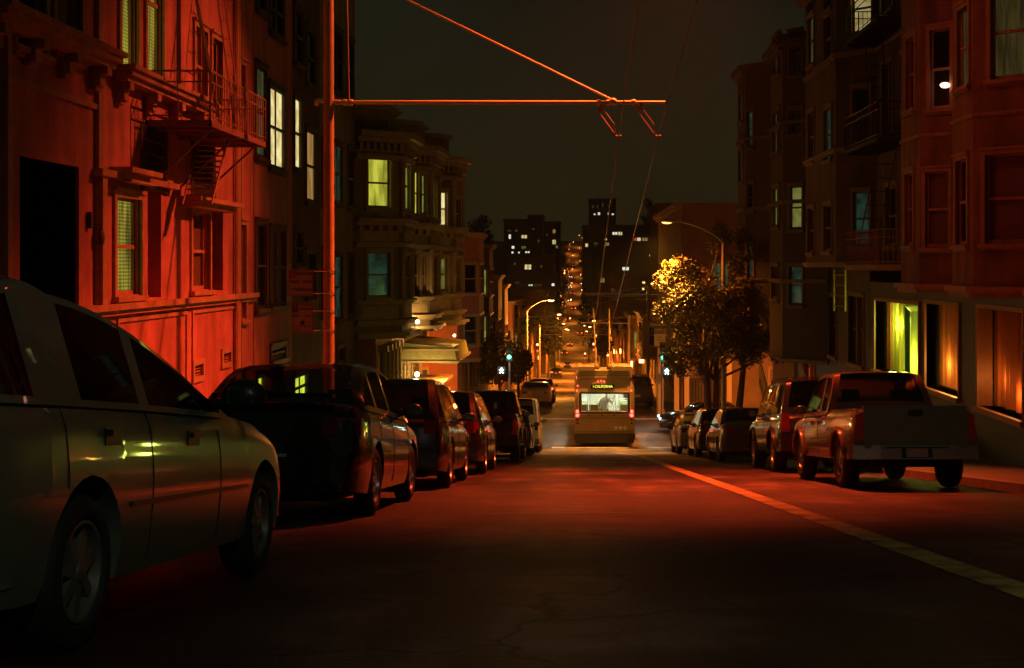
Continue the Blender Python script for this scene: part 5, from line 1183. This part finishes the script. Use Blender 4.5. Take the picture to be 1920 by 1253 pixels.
b = MB(); b.box(-5.13, -5.03, 23.142, 23.147, -.83, -.66); b.box(-4.98, -4.91, 23.142, 23.147, -1.06, -.98); b.box(-5.12, -4.77, 23.142, 23.147, -1.085, -1.077); b.build('symbol_box', INK, o)
text('2', .12, SGN, o, (-5.08, 23.138, -.73)); text('HOUR', .055, INK, o, (-4.9, 23.142, -.69)); text('PARKING', .05, INK, o, (-4.89, 23.142, -.77)); text('7AM', .06, INK, o, (-5.07, 23.142, -.9)); text('9PM', .06, INK, o, (-4.85, 23.142, -.9)); text('PERMIT', .03, INK, o, (-5.06, 23.142, -1.15))
for p_, zs_ in ((ps, (-.08, -.48)), (ps2, (-.80, -1.15))):
    for z in zs_:
        b = MB(); b.tube([(-4.76, 23.18, z), (-4.63, 23.2, z)], .014, 6); b.tube([(-4.5 + .135 * math.cos(t / 10 * math.pi * 2), 23.3 + .135 * math.sin(t / 10 * math.pi * 2), z) for t in range(11)], .009, 5); b.ball((-4.42, 23.185, z), .016); b.build('strap', CHROME, p_)

def arm_pole(x, y, side, label, reach, h=7.4, drop=.7, group='trolley poles further down the street', m=SPOLE):
    g0 = gz(y); s_ = 1 if side == 'L' else -1
    r = empty('trolley_pole', (x, y, g0), label, 'pole', group)
    b = MB(); b.tube([(x, y, g0), (x, y, g0 + h)], [.12, .09], 12); b.build('post', m, r, smooth=50)
    b = MB(); b.tube([(x, y, g0 + h - drop), (x + s_ * reach, y, g0 + h - drop + .05)], .045, 8); b.build('arm', STEEL, r)
    b = MB(); b.tube([(x, y, g0 + h - .05), (x + s_ * reach * .8, y, g0 + h - drop + .05)], .02, 6); b.build('stay_rod', STEEL, r)
    return r
arm_pole(4.45, 68.8, 'R', 'amber lit pole carrying the street name sign right of the trolley wires', 4.1, h=7.1, drop=.55, group=None)
arm_pole(4.5, 80, 'R', 'second amber pole behind the street name sign, its arm reaching left', 3.9, group=None)
for k, (x, y, sd, rc) in enumerate(((-4.3, 96, 'L', 5.6), (-4.3, 120, 'L', 6), (4.6, 110, 'R', 4.2), (4.6, 128, 'R', 4.4), (4.6, 150, 'R', 4.6), (4.6, 175, 'R', 4.6), (-4.3, 150, 'L', 6))):
    arm_pole(x, y, sd, 'slim pole with a bracket arm over the far road', rc, h=6.8)
wire('guy_wire', [(4.45, 68.8, gz(68.8) + 7.0), (1.5, 74, -2.1), (-.5, 80, -2.5)], .02, STEEL, 'slack guy wire from the amber pole to the trolley wires', group=None)

# street-name and regulatory signs on the amber pole
sn = empty('street_sign', (4.35, 68.6, gz(68.8) + 4.9), 'dark green street name sign across the amber pole', 'sign')
b = MB(); b.box(3.86, 4.98, 68.60, 68.63, -3.27, -2.98); o = b.build('sign_plate', mat('sign_green', (.02, .06, .04), .5), sn); text('MASON', .22, mat('sign_letters', (.5, .52, .45), .6), o, (4.42, 68.594, -3.125), sx=1.1)
ow = empty('regulatory_sign', (4.42, 68.6, -3.9), 'pale one way sign with a black band, just below the street name sign', 'sign')
b = MB(); b.box(4.2, 4.78, 68.60, 68.62, -4.28, -3.36); o = b.build('sign_plate', SGN, ow); b = MB(); b.box(4.23, 4.75, 68.592, 68.599, -3.6, -3.42); b.build('band', INK, o)
text('ONE WAY', .10, mat('sign_letters', (.5, .52, .45), .6), o, (4.49, 68.588, -3.51)); text('NO', .13, INK, o, (4.49, 68.596, -3.8)); text('STOPPING', .1, INK, o, (4.49, 68.596, -3.96))

# ---------------------------------------------------------------- traffic signals
GLOWG = mat('green_signal', (.1, .8, .6), emit=(.10, 1, .60), es=7); GLOWW = mat('walk_signal', (.8, .9, 1), emit=(.65, .8, 1), es=8); DEAD = mat('dead_lens', (.03, .02, .02), .3)
GLOWR = mat('red_signal', (.9, .1, .05), emit=(1, .18, .08), es=14)
def signal(x, y, zc, label, walk_dx, lit_='green', group=None, walk=True, sc=1.):
    r = empty('traffic_light', (x, y, gz(y) + .13), label, 'traffic light', group)
    b = MB(); b.tube([(x, y, gz(y)), (x, y, zc + .75)], .055, 10); b.tube([(x, y, gz(y)), (x, y, gz(y) + .4)], .11, 10); b.build('post', mat('signal_post', (.25, .24, .24), .4), r, smooth=50)
    b = MB(); b.box(x - .17, x + .17, y - .32, y - .08, zc - .2, zc + .82); hs = b.build('housing', mat('signal_green_paint', (.02, .05, .03), .5), r)
    for k in range(3):
        z = zc + .3 * k; b = MB(); b.tube([(x, y - .33, z), (x, y - .345, z)], .105, 16); on = (k == 0 and lit_ == 'green') or (k == 2 and lit_ == 'red'); b.build('lens', (GLOWG if lit_ == 'green' else GLOWR) if on else DEAD, hs)
        b = MB(); pts = [(x + .13 * math.cos(t), z + .13 * math.sin(t)) for t in [math.pi * (-.1 + 1.2 * i / 10) for i in range(11)]]
        for (xa, za), (xb, zb_) in zip(pts, pts[1:]): b.quad((xa, y - .32, za), (xb, y - .32, zb_), (xb, y - .52, zb_), (xa, y - .52, za))
        b.build('visor', hs.data.materials[0], hs)
    if walk:
        wx, wz = x + walk_dx, zc - .72; b = MB(); b.box(wx - .2, wx + .2, y - .3, y - .08, wz - .2, wz + .2); b.tube([(wx, y, wz), (x, y, wz)], .03, 6); wh = b.build('walk_housing', hs.data.materials[0], r)
        f = MB(); Q = lambda *p: f.quad(*[(wx + a, y - .308, wz + c) for a, c in p]); f.tube([(wx + .01, y - .305, wz + .12), (wx + .01, y - .31, wz + .12)], .03, 8)
        Q((-.04, .08), (.05, .08), (.045, -.02), (-.035, -.02)); Q((-.035, -.02), (.0, -.02), (-.06, -.16), (-.10, -.16)); Q((.0, -.02), (.045, -.02), (.11, -.16), (.07, -.16)); Q((-.04, .08), (-.04, .05), (-.11, -.01), (-.12, .02)); Q((.05, .08), (.05, .05), (.11, .0), (.12, .03))
        f.build('walk_symbol', GLOWW, wh)
    lamp('signal_glow', 'POINT', (x, y - .75, zc), 10 if lit_ == 'green' else 30, (.3, 1, .8) if lit_ == 'green' else (1, .15, .05), None, .05).parent = r
    for c in [o for o in bpy.data.objects if o.name.startswith('signal_glow') and o.parent == r]: c.location = Vector((x, y - .75, zc)) - OFF[r]
    if walk:
        l2 = lamp('signal_glow', 'POINT', Vector((x + walk_dx, y - .6, zc - .72)) - OFF[r], 5, (.7, .8, 1), r, .05)
    return r
signal(-3.58, 68.9, -4.84, 'green traffic light with a white walk figure beside the left corner tree', -.42)
signal(4.62, 68.3, -4.84, 'green traffic light with a white walk figure below the street name sign', .2)
# red lights at the next crossing and beyond
for (px_, py_, d, k) in ((1113, 645, 135, 0), (1097, 663, 175, 1), (1008, 646, 122, 2), (1055, 567, 330, 3), (1044, 491, 560, 4)) :
    p = at(px_, py_, d); signal(p.x, d, p.z - .6, ['red traffic light over the far road just above the bus', 'small red traffic light above the left roof edge of the bus', 'small red traffic light left of the far road among the trees', 'red traffic light by the left lamp at the foot of the far hill', 'tiny red traffic light high on the left side of the far hill'][k], 0, 'red', walk=False)

for k, (x, y) in enumerate(((4.9, 260), (-4.6, 420), (4.9, 420), (4.9, 560), (-4.6, 700), (4.9, 700), (-4.6, 850), (4.9, 850))):
    signal(x, y, gz(y) + 4.2, 'tiny red traffic light at a crossing on the far hill', 0, 'red', group='red traffic lights up the far hill', walk=False)
# ---------------------------------------------------------------- street lamps
LHEAD = mat('lamp_glow', (1, .8, .5), emit=(1, .40, .13), es=3.2)
FARL = mat('far_lamp_glow', (1, .8, .5), emit=(1, .36, .10), es=40)
def street_lamp(x, y, h, reach, label, energy, color=SOD, group=None, m=STEEL, lift=.9, rad=.12, lens=None):
    g0 = gz(y) + .12; r = empty('street_lamp', (x, y, g0), label, 'street lamp', group)
    b = MB(); b.tube([(x, y, g0), (x, y, g0 + h - lift)], [.11, .075], 12); b.tube([(x, y, g0), (x, y, g0 + .5)], .15, 12); b.build('post', m, r, smooth=50)
    b = MB(); pts = [(x + reach * t, y, g0 + h - lift + lift * math.sin(t * math.pi / 2) ** .8) for t in [k / 8 for k in range(9)]]; b.tube(pts, .04, 8); b.build('arm', m, r, smooth=50)
    hx = x + reach; s_ = 1 if reach > 0 else -1
    b = MB(); b.ball((hx + s_ * .2, y, g0 + h + .02), .17, 14, 8, sx=1.9, sy=.8, sz=.5); hd = b.build('head', m, r, smooth=60)
    b = MB(); b.ball((hx + s_ * .24, y, g0 + h - .03), .13, 14, 8, sx=1.7, sy=.8, sz=.6); b.build('lens', lens or LHEAD, hd, smooth=60)
    lamp('bulb', 'SPOT', (hx + s_ * .24 - x, 0, h - .22), energy, color, r, rad, spot=158, blend=.7)
    return r
rlamp = street_lamp(6.15, 53.4, 9.3, -2.12, 'curved arm street lamp above the tree on the right, amber lit from below', 1150, (1, .21, .016))
sb = lamp('bulb', 'SPOT', (-2.6, 0, 8.9), 14000, (1, .34, .04), rlamp, .1, spot=112, blend=.6)
sb.rotation_euler = Vector((-2.6, .2, -9)).to_track_quat('-Z', 'Y').to_euler()
street_lamp(-3.95, 103, 7.6, 1.7, 'brightest street lamp left of the far road on a slim pole', 14000, (1, .30, .03))
lg = [o for o in bpy.data.objects if o.get('label', '').startswith('brightest street lamp')][0]; lamp('bulb_glow', 'POINT', (2.0, -.3, 7.1), 1800, (1, .36, .05), lg, .1)
grp = 'amber street lamps along the far road'
l0 = street_lamp(-4.0, 140, 8.0, 1.9, 'small amber street lamp on the left kerb of the far road', 26000, (1, .22, .016), grp, lens=FARL)
mp = {}
for c in bpy.data.objects:
    if c.parent: mp.setdefault(c.parent, []).append(c)
def dimmer(o, f):
    for c in bpy.data.objects:
        if c.parent == o and c.type == 'LIGHT': c.data = c.data.copy(); c.data.energy *= f
for y in (185, 240, 310, 385, 470, 560, 660, 760, 870):
    o = copy_tree(l0, loc=(-4.0, y, gz(y) + .12), _map=mp)
    if y > 330: dimmer(o, .42)
lr = street_lamp(4.45, 165, 8.0, -1.9, 'small amber street lamp on the right kerb of the far road', 17000, (1, .24, .02), grp, lens=FARL)
mp = {}
for c in bpy.data.objects:
    if c.parent: mp.setdefault(c.parent, []).append(c)
for y in (212, 275, 350, 430, 520, 615, 715, 820, 930):
    o = copy_tree(lr, loc=(4.45, y, gz(y) + .12), _map=mp)
    if y > 330: dimmer(o, .42)
street_lamp(13.5, 61.5, 8.2, -2.0, 'added fill lamp on the right arm of the side street, unseen behind the corner building', 9000, (1, .26, .03))  # this pair is added out of view to light the intersection
street_lamp(-13.0, 61.5, 8.2, 2.0, 'added fill lamp on the left arm of the side street, unseen behind the Victorian building', 9000, (1, .26, .03))
# corner lamps beside the intersection, and the one slung over the street above the frame
sl_ = empty('suspended_lamp', (2.5, 25.4, 8.5), 'red orange lamp slung on a span wire across the street above the view', 'street lamp')
b = MB(); b.ball((2.5, 25.4, 8.62), .28, 16, 8, sz=.5); b.build('hood', STEEL, sl_, smooth=60)
b = MB(); b.ball((2.5, 25.4, 8.5), .14, 12, 8); b.build('lens', mat('key_glow', (1, .5, .3), emit=KEY, es=20), sl_, smooth=60)
b = MB(); b.tube([(-7, 25.4, 9.2), (2.5, 25.4, 8.8), (8.9, 25.4, 9.2)], .01, 6); b.build('span_wire', STEEL, sl_)
def aim(v, e, col, cone, bl):
    o = lamp('bulb', 'SPOT', (0, 0, -.25), e, col, sl_, .05 if v[0] < -5 else .45, spot=cone, blend=bl); o.rotation_euler = Vector(v).to_track_quat('-Z', 'Y').to_euler()
aim((-9.0, -1.9, -7.6), 4900, KEY, 60, 1.0)
aim((-2.7, -3.1, -12.0), 23000, (1, .078, .016), 86, 1.0)
aim((4.5, 1.5, -8.0), 240, KEY, 120, .9)
# added unseen fill: a weak greenish lamp up the street behind the viewer
bl = street_lamp(6.5, -6, 8.2, -2.2, 'added pale greenish fill lamp, unseen up the street behind the viewer', 680, (.95, 1, .78))

rw_ = random.Random(12); wl0 = None
for k in range(26):
    side_ = rw_.choice((-1, 1)); y = 110 + 620 * (k / 26) + rw_.uniform(0, 12); x = -6.25 if side_ < 0 else 5.85
    if wl0 is None:
        b = MB(); b.ball((x, y, gz(y) + 3), .2, 8, 6); b.box(x - .25, x + .25, y + .1, y + .2, gz(y) + 2.7, gz(y) + 3.3); wl0 = b.build('wall_lamp', [mat('wall_globe', (1, .6, .3), emit=(1, .30, .08), es=14)], origin=(x, y, gz(y) + 3)); tag(wl0, 'small glowing orange wall lamp on the house fronts along the far road', 'wall lamp', 'wall lamps along the far road')
    else: c = wl0.copy(); COL.objects.link(c); c.location = (x, y, gz(y) + rw_.uniform(2.6, 5))
# ---------------------------------------------------------------- trees
def leafmat(name, c, c2):
    if name in MATS: return MATS[name]
    m = mat(name, c, .55, var=.0); n = m.node_tree; b_ = n.nodes['Principled BSDF']; t = n.nodes.new('ShaderNodeTexCoord'); a = n.nodes.new('ShaderNodeTexNoise'); a.inputs['Scale'].default_value = 2.3
    r = n.nodes.new('ShaderNodeValToRGB'); r.color_ramp.elements[0].color = (*c, 1); r.color_ramp.elements[1].color = (*c2, 1); r.color_ramp.elements[0].position = .4; r.color_ramp.elements[1].position = .6
    n.links.new(t.outputs['Object'], a.inputs['Vector']); n.links.new(a.outputs['Fac'], r.inputs[0]); n.links.new(r.outputs[0], b_.inputs['Base Color']); b_.inputs['Roughness'].default_value = .5
    return m
LF = leafmat('leaf_green', (.06, .065, .018), (.13, .11, .03)); LD = leafmat('leaf_dark', (.022, .034, .018), (.05, .06, .025)); BARK = mat('bark', (.10, .065, .04), .85, var=.3, scale=9, bump=.5)
def tree(x, y, zt, w, label, zlow, nleaf=7000, leaf=.09, lm=LF, trunks=((0, 0),), group=None, seed=1, lean=0, clumps=26, shape=None):
    rr = random.Random(seed); g0 = gz(y) + .1
    r = empty('tree', (x, y, g0), label, 'tree', group); cz = (zt + zlow) / 2; hz = (zt - zlow) / 2
    cl = shape or []
    if not shape:
        for k in range(clumps):
            a = rr.uniform(0, 6.28); q = rr.random() ** .5; zz = rr.uniform(-1, 1); ww = math.sqrt(max(.05, 1 - zz * zz))
            cl.append((x + lean * zz + w / 2 * q * ww * math.cos(a) * .8, y + w / 2 * q * ww * math.sin(a) * .8, cz + hz * .85 * zz, rr.uniform(.14, .26) * w))
    b = MB()
    for (tx, ty) in trunks:
        top = Vector((x + tx * 1.8, y + ty * 1.6, zlow + (zt - zlow) * .45)); base = Vector((x + tx, y + ty, g0 - .1)); mid = base.lerp(top, .45) + Vector((rr.uniform(-.12, .12), rr.uniform(-.1, .1), 0))
        R0 = .035 * w + .03; b.tube([base, mid, top], [R0, R0 * .72, R0 * .35], 10)
        for c in rr.sample(cl, min(9, len(cl))):
            p = mid.lerp(top, rr.uniform(0, 1)); e_ = Vector(c[:3]); m_ = p.lerp(e_, .5) + Vector((rr.uniform(-.15, .15), rr.uniform(-.15, .15), rr.uniform(0, .2))); b.tube([p, m_, e_], [R0 * .38, R0 * .22, R0 * .07], 6)
    b.build('trunk', BARK, r, smooth=60)
    f = MB(); tot = sum(c[3] ** 2 for c in cl)
    for (a, c, d, rad) in cl:
        n = int(nleaf * rad * rad / tot)
        for _ in range(n):
            v = Vector((rr.gauss(0, 1), rr.gauss(0, 1), rr.gauss(0, 1))).normalized() * rad * (rr.random() ** .45) * rr.uniform(.8, 1.12)
            p = Vector((a, c, d)) + v; p.z = max(p.z, zlow - .2)
            u = Vector((rr.gauss(0, 1), rr.gauss(0, 1), rr.gauss(0, .6))).normalized(); t = u.cross(Vector((rr.gauss(0, 1), rr.gauss(0, 1), rr.gauss(0, 1)))).normalized(); s_ = leaf * rr.uniform(.6, 1.35)
            f.quad(p - u * s_, p + t * s_ * .45, p + u * s_, p - t * s_ * .45)
    f.build('crown', lm, r, recalc=False); return r
# kerb tree: the clumps follow the crown seen in the photo, spread through its depth
rr = random.Random(5); shp = []
for (cx_, cy_, rad) in ((1262, 515, 36), (1245, 530, 24), (1295, 512, 30), (1320, 540, 38), (1275, 560, 34), (1250, 585, 26), (1330, 590, 44), (1290, 620, 38), (1370, 620, 46), (1410, 600, 40), (1440, 625, 36), (1400, 545, 34), (1425, 500, 26), (1380, 500, 26), (1350, 450, 26), (1345, 430, 18), (1400, 450, 26), (1418, 472, 18), (1300, 660, 34), (1260, 665, 26), (1340, 655, 34), (1400, 655, 34), (1450, 655, 24), (1468, 640, 14), (1275, 690, 22), (1320, 700, 20), (1365, 560, 30), (1448, 560, 28), (1468, 605, 26), (1440, 520, 22), (1385, 580, 34)):
    for _ in range(2):
        d = 53.6 + rr.uniform(-1.9, 1.6); p = at(cx_ + rr.uniform(-7, 7), cy_ + rr.uniform(-7, 7), d); shp.append((p.x, d, p.z, rad / FOC * d * rr.uniform(.72, 1.0)))
tree(5.9, 53.8, at(0, 400, 54).z, 4.4, 'large kerbside tree on the right with its left crown lit amber', at(0, 712, 54).z, 29000, .08, LF, ((-.3, 0), (-.05, .2), (.75, -.2)), seed=5, shape=shp)
tree(-4.4, 73, at(0, 632, 73).z, 3.2, 'dark rounded tree behind the left traffic light', at(0, 712, 73).z, 5000, .1, LD, seed=8, clumps=20)
tree(-3.7, 84, at(0, 655, 84).z, 2.6, 'smaller dark tree right of the left traffic light tree', at(0, 715, 84).z, 3600, .1, LF, seed=9, clumps=16)
tree(-4.3, 115, at(0, 590, 115).z, 2.8, 'teal lit small tree under the bright left street lamp', at(0, 628, 115).z, 2200, .12, LD, seed=10, clumps=12)
for k, (px_, y, yt, yb, w, lb) in enumerate(((1028, 170, 622, 660, 4, 'dark tree along the left kerb of the far road'), (1040, 230, 600, 655, 4.5, 'dark tree along the left kerb of the far road'), (1049, 330, 560, 620, 5, 'dark tree along the left kerb of the far road'), (1052, 420, 520, 585, 6.5, 'dark tree along the left kerb of the far road'), (1056, 520, 478, 555, 8, 'dark tree along the left kerb of the far road'),
(1093, 700, 470, 500, 7, 'dark tree along the right kerb of the far road'), (1094, 380, 560, 610, 6, 'dark tree along the right kerb of the far road'), (1048, 620, 468, 500, 8, 'dark tree along the left kerb of the far road'), (1100, 560, 505, 540, 6, 'dark tree along the right kerb of the far road'), (1103, 470, 535, 580, 6, 'dark tree along the right kerb of the far road'), (1108, 640, 488, 520, 6, 'dark tree along the right kerb of the far road'), (1128, 160, 615, 665, 3.4, 'dark tree along the right kerb of the far road'), (1104, 300, 600, 640, 4.5, 'dark tree along the right kerb of the far road'))):
    p = at(px_, yt, y); tree(p.x, y, p.z, w, lb, at(0, yb, y).z, 1100, .22 + w * .02, LD, group=lb.replace('dark tree', 'trees'), seed=20 + k, clumps=10)
p = at(1215, 376, 560); tree(p.x, 560, p.z, 9, 'black round treetop on the skyline right of the wires', at(0, 424, 560).z, 1500, .5, LD, seed=40, clumps=14)
p = at(905, 400, 240); tree(p.x, 240, p.z, 6, 'spiky dark treetops above the left roofs', at(0, 455, 240).z, 900, .35, LD, seed=41, clumps=12)
tree(7.4, 71.4, at(0, 520, 71).z, 2.4, 'slim dark tree against the brown corner building', at(0, 600, 71).z, 1200, .12, LD, seed=43, clumps=9)
# parking meters by the right kerb and a litter bin, hydrant scale things the photo hints at: none are added
for o in bpy.data.objects:
    if o.type == 'LIGHT' and o.parent is None: pass

# ---------------------------------------------------------------- night air
hb = MB(); hb.box(-420, 420, -30, 1400, -31, 60); hz_ = hb.build('haze', None)
hm = bpy.data.materials.new('haze'); hm.use_nodes = True; hn = hm.node_tree; hn.nodes.remove(hn.nodes['Principled BSDF'])
pv = hn.nodes.new('ShaderNodeVolumePrincipled'); pv.inputs['Density'].default_value = .00038; pv.inputs['Color'].default_value = (.62, .8, .62, 1); pv.inputs['Anisotropy'].default_value = .5
hn.links.new(pv.outputs[0], hn.nodes['Material Output'].inputs['Volume']); hz_.data.materials.clear(); hz_.data.materials.append(hm); hz_['kind'] = 'stuff'
